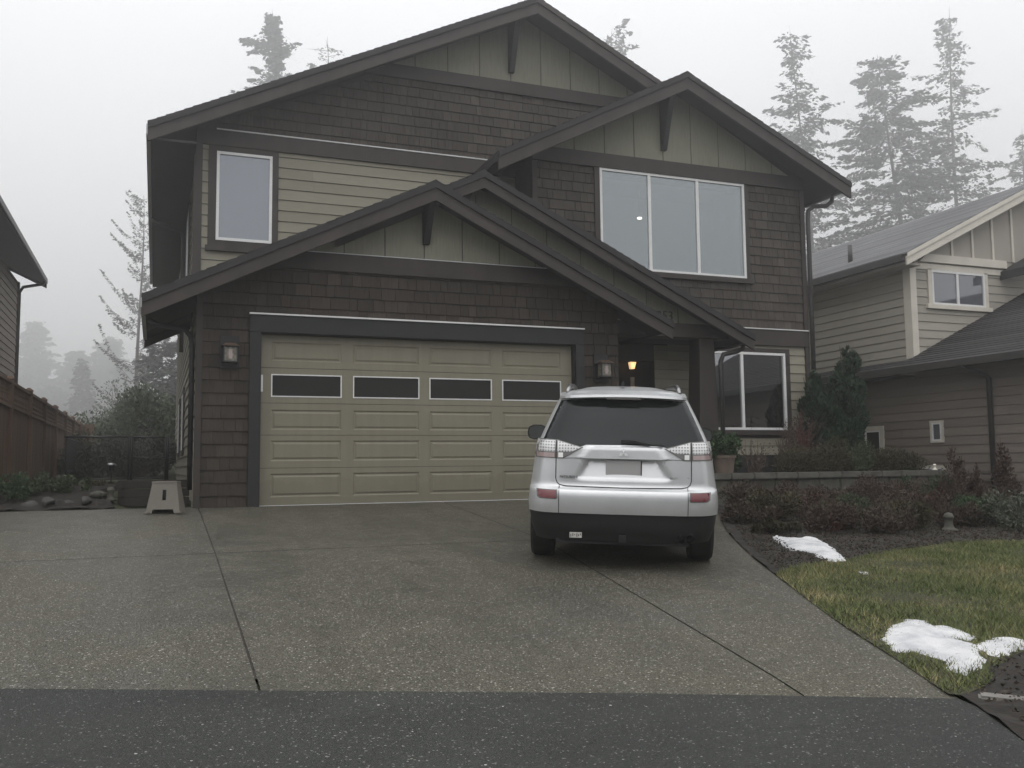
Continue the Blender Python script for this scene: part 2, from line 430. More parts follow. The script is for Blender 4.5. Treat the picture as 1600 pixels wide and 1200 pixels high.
# ------------------------------------------------------------------ sheets
def sheet(name, poly, mat, dz=0.0, res=.25, kind='structure', zf=None, rough=0.0, seed=1, lip=False):
    rng = random.Random(seed)
    P = [Vector((p[0], p[1])) for p in poly]
    B = []
    for i in range(len(P)):
        a, b = P[i], P[(i+1) % len(P)]; n = max(1, int((b-a).length/res))
        for k in range(n): B.append(a.lerp(b, k/n))
    nb = len(B)
    xs = [p.x for p in P]; ys = [p.y for p in P]
    pts = list(B)
    def inside(x, y):
        c = False; j = len(P)-1
        for i in range(len(P)):
            if (P[i].y > y) != (P[j].y > y) and x < (P[j].x-P[i].x)*(y-P[i].y)/(P[j].y-P[i].y)+P[i].x: c = not c
            j = i
        return c
    x = min(xs)
    while x < max(xs):
        y = min(ys)
        while y < max(ys):
            if inside(x, y): pts.append(Vector((x + rng.uniform(-.1,.1)*res, y + rng.uniform(-.1,.1)*res)))
            y += res
        x += res
    vs, es, fs, *_ = delaunay_2d_cdt(pts, [(i, (i+1) % nb) for i in range(nb)], [list(range(nb))], 1, 1e-5)
    V = []
    for i, v in enumerate(vs):
        z = (zf(v.x, v.y) if zf else float(h(v.x, v.y))) + dz
        if lip and v.y < float(edge_y(v.x)) - .005: z -= .010       # tuck the apron's end under the asphalt
        V.append((v.x, v.y, z + rng.uniform(-1, 1)*rough))
    me = bpy.data.meshes.new(name); me.from_pydata(V, [], [tuple(f) for f in fs])
    me.materials.append(M[mat]); me.update()
    bm = bmesh.new(); bm.from_mesh(me)
    bmesh.ops.recalc_face_normals(bm, faces=bm.faces)
    if sum(f.normal.z for f in bm.faces) < 0: bmesh.ops.reverse_faces(bm, faces=bm.faces)
    bm.to_mesh(me); bm.free()
    o = link(bpy.data.objects.new(name, me))
    if kind: o['kind'] = kind
    return o

def ground():
    gx = np.unique(np.concatenate([np.linspace(-185, -12, 36), np.linspace(-12, 20, 97), np.linspace(20, 295, 52)]))
    gy = np.unique(np.concatenate([np.linspace(-34, -12, 23), np.linspace(-12, 16, 85), np.linspace(16, 315, 56)]))
    X, Y = np.meshgrid(gx, gy); Z = h(X, Y) - .03
    rng = np.random.RandomState(4)
    V = np.stack([X.ravel(), Y.ravel(), Z.ravel()], 1); nx = len(gx)
    i, j = np.meshgrid(np.arange(nx-1), np.arange(len(gy)-1)); a = (j*nx+i).ravel()
    o = obj_np('ground', V, np.stack([a, a+1, a+nx+1, a+nx], 1), 'ground_far'); o['kind'] = 'structure'
ground()
# road
def ey(x): return float(edge_y(x))
VERGE = [(2.60, -9.66), (2.57, -9.80), (2.44, -10.05), (2.28, -10.33), (2.14, -10.8), (2.2, -11.6), (2.8, -12.6), (4.0, -13.4), (14, -16)]
sheet('road', [(-30, -26), (14, -26)] + VERGE[::-1] + [(x, ey(x)) for x in (1., -.85, -2.1, -4, -9)] + [(-30, -5.5)], 'asphalt', .0, .6)
# driveway: separate pours with sunk joints over a dark bed
RE = [(2.61, -9.60), (2.86, -8.95), (3.12, -8.21), (3.45, -7.42), (3.86, -6.48), (4.22, -5.65), (4.64, -4.79), (5.02, -4.05), (5.55, -3.1), (6.1, -2.2), (6.4, -1.6)]
def joint_x(y): return 2.24 + (y+6.72)*.149
g = .007
sheet('driveway_bed', [(-6, .3), (-6, ey(-6)+.22), (-.8, ey(-.8)+.22)] + [(2.45, ey(2.45)+.22)] + [(x-.09, y) for x, y in RE[1:]] + [(6.3, .3)], 'joint_fill', -.004, .5)
def slab(poly): return sheet('driveway', poly, 'aggregate', .004, .35, lip=True)
CJ = -3.95
slab([(-6, .25), (-6, CJ+g), (-.81-g, CJ+g), (-.81-g, .25)])
slab([(-6, CJ-g), (-6, ey(-6)-.03), (-.84-g, ey(-.84)-.03), (-.81-g, CJ-g)])
slab([(-.81+g, .25), (-.81+g, CJ+g), (joint_x(CJ)-g, CJ+g), (joint_x(CJ)-g, .25)])
slab([(-.81+g, CJ-g), (-.84+g, ey(-.84)-.03), (joint_x(-9.3)-g, -9.37), (joint_x(CJ)-g, CJ-g)])
slab([(joint_x(CJ)+g, .25), (joint_x(CJ)+g, CJ+g), (5.07, CJ+g)] + RE[8:] + [(6.4, .25)])
slab([(joint_x(CJ)+g, CJ-g), (joint_x(-9.3)+g, -9.37)] + [(2.62, -9.65)] + RE[1:7] + [(5.05, CJ-g)])

# lawn, beds
LT = [(4.02, -6.35), (4.4, -6.18), (4.99, -6.02), (5.5, -5.83), (5.98, -5.67), (6.9, -5.47), (7.7, -5.5), (9.5, -5.9), (12, -6.6)]
LR = [(12, -10.6), (6, -9.3), (4.6, -8.95), (3.8, -9.08), (3.5, -9.2), (3.2, -9.36), (2.95, -9.55), (2.64, -9.66)]
LAWN = [(x-.012, y) for x, y in RE[:5]] + LT + LR
sheet('lawn', LAWN, 'lawn_soil', .012, .3, rough=.006)
sheet('garden_bed', [(3.84, -6.5)] + [(x-.012, y) for x, y in RE[5:]] + [(6.5, -1.62), (11.2, -1.62), (13.4, -1.7), (13.4, -6.6)] + [(x, y-.05) for x, y in reversed(LT)], 'soil', .016, .16, rough=.018)
sheet('kerb_bed', [(2.62, -9.66), (2.95, -9.52), (3.2, -9.32), (3.5, -9.16), (3.8, -9.04), (4.6, -8.91), (6, -9.26), (14, -11.0)] + [(x+.0, y) for x, y in VERGE[::-1][:-1]], 'soil', .018, .14, rough=.016)

def blades():
    rng = np.random.RandomState(7)
    P = np.array(LAWN); n = 150000
    x = rng.uniform(2.6, 9.6, n); y = rng.uniform(-11, -5.4, n)
    ins = np.zeros(n, bool); j = len(P)-1
    for i in range(len(P)):
        c = ((P[i,1] > y) != (P[j,1] > y)) & (x < (P[j,0]-P[i,0])*(y-P[i,1])/(P[j,1]-P[i,1]+1e-9)+P[i,0]); ins ^= c; j = i
    x, y = x[ins], y[ins]; n = len(x)
    L = rng.uniform(.018, .048, n)*(1+.5*np.sin(x*3.1+1)*np.sin(y*2.7)); a = rng.uniform(0, 2*np.pi, n); w = rng.uniform(.003, .006, n)
    ln = rng.uniform(.2, 1.2, n)*L; b = rng.uniform(0, 2*np.pi, n)
    z = h(x, y) + .008
    p0 = np.stack([x - w*np.cos(a), y - w*np.sin(a), z], 1); p1 = np.stack([x + w*np.cos(a), y + w*np.sin(a), z], 1)
    p2 = np.stack([x + ln*np.cos(b), y + ln*np.sin(b), z + L], 1)
    V = np.stack([p0, p1, p2], 1).reshape(-1, 3); F = np.arange(3*n).reshape(-1, 3)
    o = obj_np('grass', V, F, 'grass_blade', tint=rng.uniform(0, 1, n)); tag(o, 'short winter grass, green and straw coloured, on the front lawn', 'grass', kind='stuff')
blades()
def litter(name, label, poly, n, size, mat, seed):
    rng = np.random.RandomState(seed); P = np.array(poly)
    x = rng.uniform(P[:,0].min(), P[:,0].max(), n); y = rng.uniform(P[:,1].min(), P[:,1].max(), n)
    ins = np.zeros(n, bool); j = len(P)-1
    for i in range(len(P)):
        c = ((P[i,1] > y) != (P[j,1] > y)) & (x < (P[j,0]-P[i,0])*(y-P[i,1])/(P[j,1]-P[i,1]+1e-9)+P[i,0]); ins ^= c; j = i
    x, y = x[ins], y[ins]; n = len(x); C0 = np.stack([x, y, h(x, y)+.03], 1)
    V, F = quads(rng, C0, size*rng.uniform(.5, 1.4, n), size*.5*rng.uniform(.6, 1.2, n), .35)
    o = obj_np(name, V, F, mat, tint=rng.uniform(0, 1, n)); tag(o, label, 'leaf litter', kind='stuff')
def quads(rng, C0, L, Wd, up=1.0, dirs=None):
    n = len(C0)
    if dirs is None:
        d = rng.normal(size=(n, 3)); d[:, 2] *= up
    else: d = dirs
    d = d/(np.linalg.norm(d, axis=1, keepdims=True)+1e-9)
    r = rng.normal(size=(n, 3)); r[:, 2] *= up; s = np.cross(d, r); s /= (np.linalg.norm(s, axis=1, keepdims=True)+1e-9)
    L = np.asarray(L).reshape(-1, 1); Wd = np.asarray(Wd).reshape(-1, 1)
    V = np.stack([C0 - d*L*.5, C0 + s*Wd*.5 + d*L*.05, C0 + d*L*.5, C0 - s*Wd*.5 + d*L*.05], 1).reshape(-1, 3)
    return V, np.arange(4*n).reshape(-1, 4)
BEDP = [(4.0, -6.3), (4.7, -4.8), (6.4, -1.9), (11, -1.9), (13, -6), (9, -5.6), (6.9, -5.5), (5, -6.0)]
litter('leaf_litter', 'dark bark mulch and dead leaves covering the bed below the stone wall', BEDP, 42000, .026, 'litter', 11)
litter('leaf_litter', 'dead leaves scattered on the soil by the road edge', [(2.68, -9.7), (3.2, -9.3), (3.8, -9.06), (4.6, -8.95), (9, -9.9), (9, -12.6), (3.2, -12.3), (2.3, -11), (2.45, -10.2)], 9000, .03, 'litter', 12)

# ------------------------------------------------------------------ cladding
def clip_poly(poly, clip):
    """Sutherland-Hodgman, convex counter-clockwise clip polygon"""
    outp = poly
    for i in range(len(clip)):
        a, b = clip[i], clip[(i+1) % len(clip)]; inp = outp; outp = []
        if not inp: return []
        def side(p): return (b[0]-a[0])*(p[1]-a[1]) - (b[1]-a[1])*(p[0]-a[0])
        for k in range(len(inp)):
            p, q = inp[k-1], inp[k]; sp, sq = side(p), side(q)
            if sq >= -1e-9:
                if sp < -1e-9:
                    t = sp/(sp-sq); outp.append((p[0]+t*(q[0]-p[0]), p[1]+t*(q[1]-p[1])))
                outp.append(q)
            elif sp >= -1e-9:
                t = sp/(sp-sq); outp.append((p[0]+t*(q[0]-p[0]), p[1]+t*(q[1]-p[1])))
    return outp
def ccw(p):
    a = sum(p[i-1][0]*p[i][1]-p[i][0]*p[i-1][1] for i in range(len(p)))
    return p if a > 0 else p[::-1]
def rect_minus(r, holes):
    rs = [r]
    for hx0, hz0, hx1, hz1 in holes:
        nr = []
        for x0, z0, x1, z1 in rs:
            if hx1 <= x0 or hx0 >= x1 or hz1 <= z0 or hz0 >= z1: nr.append((x0, z0, x1, z1)); continue
            if z0 < hz0: nr.append((x0, z0, x1, hz0))
            if z1 > hz1: nr.append((x0, hz1, x1, z1))
            a, b = max(z0, hz0), min(z1, hz1)
            if x0 < hx0: nr.append((x0, a, hx0, b))
            if x1 > hx1: nr.append((hx1, a, x1, b))
        rs = nr
    return rs
def cladding(name, mat, parent, poly, place, kind='shake', row=.178, z0=0, holes=(), seed=1, t_bot=.024, t_top=.007, wmin=.10, wmax=.30, xs0=None):
    """boards over a convex wall polygon; place(u, v, n) gives the point n metres proud of the wall"""
    rng = random.Random(seed); poly = ccw([tuple(p) for p in poly]); m = MB()
    us = [p[0] for p in poly]; vs = [p[1] for p in poly]
    if kind == 'panel':
        x = xs0 + math.floor((min(us)-xs0)/row)*row; pieces = []
        while x < max(us): pieces.append((x+.008, min(vs)-.01, x+row-.008, max(vs)+.01, rng.random())); x += row
    else:
        pieces = []; k = math.floor((min(vs)-z0)/row)
        while z0 + k*row < max(vs):
            v0 = z0 + k*row; v1 = v0 + row
            if kind == 'lap':
                x = min(us) - rng.uniform(0, 3.6)
                while x < max(us): pieces.append((x, v0+.006, x+3.65, v1, rng.random())); x += 3.652
            else:
                x = min(us) - rng.uniform(0, .2)
                while x < max(us):
                    w = rng.uniform(wmin, wmax); pieces.append((x, v0 + .005 + rng.uniform(-.003, .003), x+w-.005, v1, min(1, max(0, rng.gauss(.48, .20))))); x += w
            k += 1
    for x0, a0, x1, a1, tt in pieces:
        for r in rect_minus((x0, a0, x1, a1), holes):
            q = clip_poly([(r[0], r[1]), (r[2], r[1]), (r[2], r[3]), (r[0], r[3])], poly)
            if len(q) < 3: continue
            if kind == 'panel': nn = [.012]*len(q)
            else: nn = [t_bot + (t_top-t_bot)*(v-a0)/(a1-a0) for u, v in q]
            top = [place(u, v, d) for (u, v), d in zip(q, nn)]; bot = [place(u, v, -.002) for u, v in q]
            m.face(top, tt)
            for i in range(len(q)):
                j = (i+1) % len(q); m.face([bot[i], bot[j], top[j], top[i]], tt)
    return m.build(name, mat, parent, fix=False)
def front(y): return lambda u, v, n: (u, y-n, v)          # faces -Y
def leftw(x): return lambda u, v, n: (x-n, u, v)          # faces -X, u = y
def rightw(x): return lambda u, v, n: (x+n, u, v)
def wall_base(name, mat, parent, poly, y, thick=.12, holes=()):
    m = MB(); poly = ccw(poly)
    if holes:
        us = [p[0] for p in poly]; vs = [p[1] for p in poly]
        for r in rect_minus((min(us), min(vs), max(us), max(vs)), holes):
            q = clip_poly([(r[0], r[1]), (r[2], r[1]), (r[2], r[3]), (r[0], r[3])], poly)
            if len(q) > 2: m.xz(q, y+.002, y+thick)
    else: m.xz(poly, y+.002, y+thick)
    return m.build(name, mat, parent)

def gable_roof(name, parent, rx, rz, xl, xr, sl, sr, yf, yb, mat='roof_shingle', left=True, right=True, fascia='trim_brown', seed=3, drop=.29, trim='trim_brown', row=.145, yf_r=None, rake_r_end=None):
    """gable roof running along Y: ridge (rx, rz), eaves at xl / xr, slopes sl / sr; shingle courses, deck with soffit, rake boards"""
    rng = random.Random(seed); m = MB(); yfr = yf if yf_r is None else yf_r
    root = None; parts = []
    for on, xe, s, sg, y0 in ((left, xl, sl, -1, yf), (right, xr, sr, 1, yfr)):
        if not on: continue
        L = abs(xe-rx); n = max(2, int(L*math.hypot(1, s)/row)); 
        for i in range(n):
            a, b = i/n, (i+1)/n       # 0 at eave
            xa, xb = xe + (rx-xe)*a, xe + (rx-xe)*b
            za, zb = rz - s*abs(xa-rx), rz - s*abs(xb-rx)
            j = rng.uniform(-.006, .006)
            m.xz([(xa - sg*-.006, za-.03), (xa - sg*-.006, za+.014), (xb, zb+.004), (xb, zb-.03)], y0+j-.012, yb, rng.random())
    m.xz([(rx-.14, rz-.14*sl+.016), (rx, rz+.022), (rx+.14, rz-.14*sr+.016), (rx+.1, rz-.1*sr-.02), (rx-.1, rz-.1*sl-.02)], yf-.01, yb, .5)
    root = m.build(name, mat, parent)
    d = MB()
    if left: d.xz([(xl, rz-sl*abs(xl-rx)-.032), (rx, rz-.032), (rx, rz-.15), (xl, rz-sl*abs(xl-rx)-.15)], yf+.045, yb-.01)
    if right: d.xz([(rx, rz-.033), (xr, rz-sr*abs(xr-rx)-.033), (xr, rz-sr*abs(xr-rx)-.15), (rx, rz-.15)], yfr+.045, yb-.01)
    d.build('soffit', 'soffit', root)
    for on, xe, s, y0 in ((left, xl, sl, yf), (right, xr, sr, yfr)):
        if not on: continue
        ze = rz - s*abs(xe-rx); r_ = MB(); rxx, rzz = rx, rz
        if rake_r_end and xe == xr: rxx = rx
        r_.xz([(xe, ze-.085), (rx, rz-.085), (rx, rz-drop), (xe, ze-drop)], y0, y0+.044)
        u_ = MB(); u_.xz([(xe, ze-.018), (rx, rz-.018), (rx, rz-.105), (xe, ze-.105)], y0-.03, y0-.001)
        r_.build('rake_board', fascia, root); u_.build('rake_trim', 'rake_edge' if fascia == 'trim_brown' else fascia, root)
    return root

def window(parent, x0, x1, z0, z1, y, mull=(), pane='pane_upper', fr='white_vinyl', fw=.045, name='window', place=None, depth=.06, rec=.02):
    """framed window in a front-facing wall; frame child of the house, panes and mullions under it"""
    P = place or (lambda u, v, n: (u, y-n, v))
    def bar(m, u0, u1, v0, v1, n0, n1):
        m.prism([P(u0,v0,n0), P(u1,v0,n0), P(u1,v1,n0), P(u0,v1,n0)], [P(u0,v0,n1), P(u1,v0,n1), P(u1,v1,n1), P(u0,v1,n1)])
    m = MB()
    bar(m, x0, x0+fw, z0, z1, -depth+.05, .05); bar(m, x1-fw, x1, z0, z1, -depth+.05, .05)
    bar(m, x0+fw, x1-fw, z0, z0+fw, -depth+.05, .048); bar(m, x0+fw, x1-fw, z1-fw, z1, -depth+.05, .048)
    f = m.build(name, fr, parent)
    cuts = [x0+fw*.8] + list(mull) + [x1-fw*.8]
    for c in mull:
        m = MB(); bar(m, c-.03, c+.03, z0+fw, z1-fw, -depth+.05, .044); m.build('mullion', fr, f)
    for a, b in zip(cuts[:-1], cuts[1:]):
        m = MB(); m.face([P(a, z0+fw*.6, rec), P(b, z0+fw*.6, rec), P(b, z1-fw*.6, rec), P(a, z1-fw*.6, rec)]); m.build('pane', pane, f)
    return f

# ------------------------------------------------------------------ THE HOUSE
H = thing('brown_house', 'two storey dark brown shingled house with tan gables and a double garage', 'house', (2.4, 0, 0))
def fix_children(root):         # parts are modelled in world coordinates; shift them into the root's frame
    for o in COL.objects:
        if o.parent == root: o.matrix_parent_inverse = Matrix.Translation(-Vector(root.location))

GY = -.1
# --- garage front
DH = (-.03, -.2, 4.91, 2.50)   # door hole
gpoly = [(-.85, -.05), (5.66, -.05), (5.66, 3.10), (2.423, 4.62), (-.85, 3.10)]
wall_base('garage_wall', 'trim_brown', H, gpoly, GY, .14, [DH])
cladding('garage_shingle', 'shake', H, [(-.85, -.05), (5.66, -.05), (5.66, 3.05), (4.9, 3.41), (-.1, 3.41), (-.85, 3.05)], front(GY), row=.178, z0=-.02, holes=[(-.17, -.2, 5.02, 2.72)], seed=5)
cladding('garage_gable', 'panel_tan', H, [(.2, 3.66), (4.65, 3.66), (2.423, 4.70)], front(GY), 'panel', .61, xs0=2.38, seed=2)
box_obj('gable_beam', 'trim_brown', H, -.05, 4.9, -.16, -.10, 3.395, 3.655)
box_obj('beam_flashing', 'gutter_pale', H, .3, 4.5, -.165, -.10, 3.657, 3.667)
GR = gable_roof('garage_roof', H, 2.423, 4.757, -1.583, 6.41, .4835, .4835, -.6, 2.0, seed=3)
# eave continuing along the side wall, with its own back rake
m = MB()
for i in range(6):
    xa, xb = -1.583 + .125*i, -1.583 + .125*(i+1); z = lambda x: 4.757-.4835*(2.423-x)
    m.xz([(xa, z(xa)-.03), (xa, z(xa)+.014), (xb, z(xb)+.004), (xb, z(xb)-.03)], 2.001, 2.75, .3+.1*i)
m.build('side_eave', 'roof_shingle', GR)
m = MB(); m.xz([(-1.583, 2.79), (-.85, 3.144), (-.85, 3.02), (-1.583, 2.665)], 2.0, 2.74); m.build('side_soffit', 'soffit', GR)
m = MB(); m.xz([(-1.583, 2.82), (-.86, 3.17), (-.86, 2.88), (-1.583, 2.53)], 2.751, 2.79); m.build('back_rake_board', 'trim_brown', GR)
m = MB(); m.box(-1.60, -1.545, -.54, 2.72, 2.66, 2.79); m.build('gutter', 'gutter_pale', GR)
# knee bracket under a peak: an upright with a tapering arm
def bracket(parent, x, y, zt, zb, w=.10, d=.42):
    m = MB(); m.prism([(x-w/2, y, zb), (x+w/2, y, zb), (x+w/2, y, zt), (x-w/2, y, zt)], [(x-w/2, y-.07, zb), (x+w/2, y-.07, zb), (x+w/2, y-d, zt), (x-w/2, y-d, zt)])
    m.build('gable_bracket', 'trim_dark', parent)
bracket(H, 2.40, GY-.012, 4.52, 3.90)
# header, jambs, flashing
box_obj('door_header', 'trim_dark', H, -.17, 5.02, -.155, -.095, 2.455, 2.70)
box_obj('door_flashing', 'white_vinyl', H, -.18, 5.03, -.185, -.095, 2.702, 2.724)
box_obj('door_jamb', 'trim_dark', H, -.17, -.02, -.15, -.095, -.05, 2.453)
box_obj('door_jamb', 'trim_dark', H, 4.88, 5.02, -.15, -.095, -.05, 2.453)
box_obj('door_reveal', 'trim_dark', H, -.03, 4.91, -.094, .04, 2.44, 2.50)
box_obj('door_reveal', 'trim_dark', H, -.09, -.005, -.094, .04, -.05, 2.438)
box_obj('door_reveal', 'trim_dark', H, 4.865, 4.93, -.094, .04, -.05, 2.438)
# sectional door
def garage_door():
    cols = [(.15, 1.15), (1.325, 2.325), (2.49, 3.49), (3.67, 4.67)]
    rows = [(.125, .455), (.633, .925), (1.08, 1.365), (1.553, 1.872), (2.065, 2.34)]
    secs = [0.012, .535, 1.003, 1.46, 1.965, 2.46]
    m = MB(); y = 0.0
    for r in range(5):
        z0, z1 = secs[r]+.003, secs[r+1]-.003; holes = []
        for c in cols: holes.append((c[0], rows[r][0], c[1], rows[r][1]))
        for q in rect_minus((0.0, z0, 4.862, z1), holes):
            m.face([(q[0], y, q[1]), (q[2], y, q[1]), (q[2], y, q[3]), (q[0], y, q[3])])
        for zz in (z0, z1): m.face([(0, y, zz), (4.862, y, zz), (4.862, y+.012, zz), (0, y+.012, zz)])
        for a, b, c, d in holes:
            if r == 3: rings = [(0, 0), (.004, .03)]
            else: rings = [(0, 0), (.016, .012), (.030, .012), (.052, .002)]
            for (i0, d0), (i1, d1) in zip(rings[:-1], rings[1:]):
                o = [(a+i0, b+i0), (c-i0, b+i0), (c-i0, d-i0), (a+i0, d-i0)]; n = [(a+i1, b+i1), (c-i1, b+i1), (c-i1, d-i1), (a+i1, d-i1)]
                for k in range(4):
                    l = (k+1) % 4; m.face([(o[k][0], y+d0, o[k][1]), (o[l][0], y+d0, o[l][1]), (n[l][0], y+d1, n[l][1]), (n[k][0], y+d1, n[k][1])])
            if r != 3:
                i1, d1 = rings[-1]; m.face([(a+i1, y+d1, b+i1), (c-i1, y+d1, b+i1), (c-i1, y+d1, d-i1), (a+i1, y+d1, d-i1)])
    gd = m.build('garage_door', 'door_tan', H)
    box_obj('door_backing', 'trim_dark', gd, -.02, 4.88, .034, .06, .0, 2.46)
    for a, b in cols:
        w = MB(); z0, z1 = rows[3]; t = .012
        w.box(a-.004, b+.004, -.008, .008, z0-.004, z0+t); w.box(a-.004, b+.004, -.008, .008, z1-t, z1+.004)
        w.box(a-.004, a+t, -.0075, .008, z0+t, z1-t); w.box(b-t, b+.004, -.0075, .008, z0+t, z1-t)
        f = w.build('door_window', 'white_vinyl', gd)
        p = MB(); p.face([(a+.005, .012, z0+.005), (b-.005, .012, z0+.005), (b-.005, .012, z1-.005), (a+.005, .012, z1-.005)]); p.build('pane', 'pane_dark', f)
    box_obj('weather_strip', 'white_vinyl', gd, 0, 4.86, -.012, .02, -.012, .011)
    box_obj('door_bracket', 'white_vinyl', gd, .002, .03, -.02, .0, 1.62, 1.86)
garage_door()

# --- main (left) gable
MY = 2.0
LW = (-.54, 4.235, .345, 5.715)
mp = [(-.86, 2.6), (5.2, 2.6), (7.4, 7.66), (4.955, 8.88), (-.86, 6.05)]
wall_base('main_wall', 'trim_brown', H, [(-.86, 2.4), (5.3, 2.4), (5.3, 6.05), (-.86, 6.05)], MY, .14, [LW])
wall_base('main_wall', 'trim_brown', H, [(-.86, 6.05), (10.4, 6.05), (4.955, 8.85)], MY, .14)
cladding('main_lap_siding', 'lap_tan', H, [(-.8, 2.6), (5.2, 2.6), (5.2, 5.81), (-.8, 5.81)], front(MY), 'lap', .183, 0.06, holes=[(-.66, 4.06, .45, 5.81)], seed=8)
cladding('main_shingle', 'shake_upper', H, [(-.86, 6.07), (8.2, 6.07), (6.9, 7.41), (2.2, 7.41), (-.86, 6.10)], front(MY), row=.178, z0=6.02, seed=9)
cladding('main_gable', 'panel_tan', H, [(2.2, 7.62), (7.7, 7.62), (4.955, 8.95)], front(MY), 'panel', .61, xs0=4.64, seed=12)
box_obj('gable_beam', 'trim_brown', H, 1.7, 7.9, MY-.07, MY, 7.40, 7.63)
box_obj('belly_band', 'trim_brown', H, -.86, 4.72, MY-.06, MY, 5.812, 6.07)
box_obj('band_flashing', 'white_vinyl', H, -.55, 4.72, MY-.075, MY, 6.072, 6.09)
box_obj('corner_board', 'trim_brown', H, -.89, -.76, MY-.05, MY+.06, 2.8, 5.811)
bracket(H, 4.64, MY-.012, 8.70, 7.80)
# left window with brown casing
m = MB(); m.box(-.665, -.54, MY-.045, MY, 4.14, 5.812); m.box(.345, .445, MY-.045, MY, 4.14, 5.812); m.box(-.54, .345, MY-.044, MY, 5.715, 5.812)
m.box(-.70, .48, MY-.08, MY, 4.055, 4.138); m.box(-.54, .345, MY-.044, MY, 4.14, 4.235); m.build('window_casing', 'trim_brown', H)
window(H, *[LW[i] for i in (0, 2, 1, 3)], MY-.005, pane='pane_left')
MR = gable_roof('main_roof', H, 4.955, 9.045, -1.592, 11.45, .4845, .4845, 1.4, 14.0, seed=21, drop=.30, right=False)
# right half of the main roof starts behind the bay roof
m = MB(); rng = random.Random(31); s = .4845; n = 46
for i in range(n):
    xa = 11.35 + (4.955-11.35)*i/n; xb = 11.35 + (4.955-11.35)*(i+1)/n; za, zb = 9.045-s*(xa-4.955), 9.045-s*(xb-4.955)
    y0 = 1.388 if xa < 7.62 else 2.05
    m.xz([(xa+.006, za-.03), (xa+.006, za+.014), (xb, zb+.004), (xb, zb-.03)], y0+rng.uniform(-.005, .005), 14.0, rng.random())
m.build('right_slope', 'roof_shingle', MR)
m = MB(); m.xz([(4.955, 9.012), (7.62, 9.012-s*2.665), (7.62, 8.895-s*2.665), (4.955, 8.895)], 1.445, 2.04); m.xz([(4.955, 9.012), (11.3, 9.012-s*6.345), (11.3, 8.895-s*6.345), (4.955, 8.895)], 2.06, 13.99); m.build('soffit', 'soffit', MR)
m = MB(); m.xz([(4.955, 8.96), (7.6, 8.96-s*2.645), (7.6, 8.745-s*2.645), (4.955, 8.745)], 1.4, 1.444); m.xz([(4.955, 9.027), (7.6, 9.027-s*2.645), (7.6, 8.94-s*2.645), (4.955, 8.94)], 1.37, 1.399); m.build('rake_board', 'trim_brown', MR)
box_obj('gutter', 'gutter_pale', MR, -1.615, -1.55, 1.46, 13.9, 5.70, 5.86)
box_obj('eave_soffit', 'soffit', MR, -1.545, -.88, 1.46, 13.9, 5.62, 5.66)
# side wall to the left
m = MB(); m.box(-.85, -.70, -.1+.142, 14, -.1, 3.0); m.box(-.85, -.70, 2.142, 14, 3.0, 5.9); m.build('side_wall', 'trim_brown', H)
cladding('side_siding', 'lap_tan', H, [(.05, -.02), (14, -.02), (14, 2.95), (.05, 2.95)], leftw(-.85), 'lap', .175, 0.06, seed=14)
cladding('side_siding', 'lap_tan', H, [(2.05, 2.95), (14, 2.95), (14, 5.62), (2.05, 5.62)], leftw(-.85), 'lap', .175, 0.06, seed=15)
box_obj('corner_board', 'trim_brown', H, -.885, -.80, -.135, -.03, -.05, 3.02)
m = MB(); m.tube([(-1.50, .55, 2.66), (-1.42, .50, 2.60), (-1.02, .12, 2.48), (-.94, .02, 2.36), (-.93, .0, 2.2), (-.93, .0, .25)], .036, 8); m.build('downspout', 'trim_dark', H, smooth=True)
m = MB(); m.tube([(-1.56, 6.3, 5.62), (-1.5, 6.3, 5.55), (-1.0, 6.3, 5.4), (-.93, 6.3, 5.25), (-.93, 6.3, 2.9)], .042, 8); m.build('downspout', 'gutter', H, smooth=True)
for ya, yb, za, zb in ((5.4, 6.3, .9, 2.0), (8.4, 9.4, .9, 2.0), (4.2, 5.2, 3.9, 5.3), (8.0, 9.0, 3.9, 5.3)):
    m = MB(); P = leftw(-.85)
    for u0, u1, v0, v1 in ((ya-.1, yb+.1, zb, zb+.1), (ya-.1, yb+.1, za-.1, za), (ya-.1, ya, za, zb), (yb, yb+.1, za, zb)):
        m.box(-.90, -.845, u0, u1, v0, v1)
    m.build('window_casing', 'trim_brown', H)
    window(H, ya, yb, za, zb, 0, pane='pane_left', place=P)
m = MB(); m.box(-.7, 10.4, 13.85, 14, 0, 6.0); m.box(10.35, 10.5, 1.34, 14, 0, 5.95); m.build('rear_walls', 'lap_tan', H)

# --- right bay
BY = 1.2
BW = (6.02, 4.05, 9.12, 5.90); LOW = (7.99, 1.157, 9.94, 2.635)
wall_base('bay_wall', 'trim_brown', H, [(4.72, 2.4), (10.5, 2.4), (10.5, 6.20), (7.577, 7.55), (4.72, 6.05)], BY, .14, [BW, LOW])
wall_base('bay_wall', 'trim_brown', H, [(7.35, .2), (10.5, .2), (10.5, 2.4), (7.35, 2.4)], BY, .14, [LOW])
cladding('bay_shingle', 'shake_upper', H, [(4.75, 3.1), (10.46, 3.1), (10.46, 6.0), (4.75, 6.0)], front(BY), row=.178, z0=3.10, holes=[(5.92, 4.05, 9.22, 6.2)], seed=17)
cladding('bay_gable', 'panel_tan', H, [(4.9, 6.14), (10.3, 6.14), (7.577, 7.60)], front(BY), 'panel', .61, xs0=7.37, seed=18)
box_obj('gable_beam', 'trim_brown', H, 4.7, 10.5, BY-.075, BY, 5.905, 6.165)
bracket(H, 7.37, BY-.012, 7.38, 6.37)
m = MB(); m.box(5.92, 6.02, BY-.045, BY, 4.05, 5.903); m.box(9.12, 9.21, BY-.045, BY, 4.05, 5.903); m.box(5.88, 9.27, BY-.085, BY, 3.955, 4.048); m.build('window_casing', 'trim_brown', H)
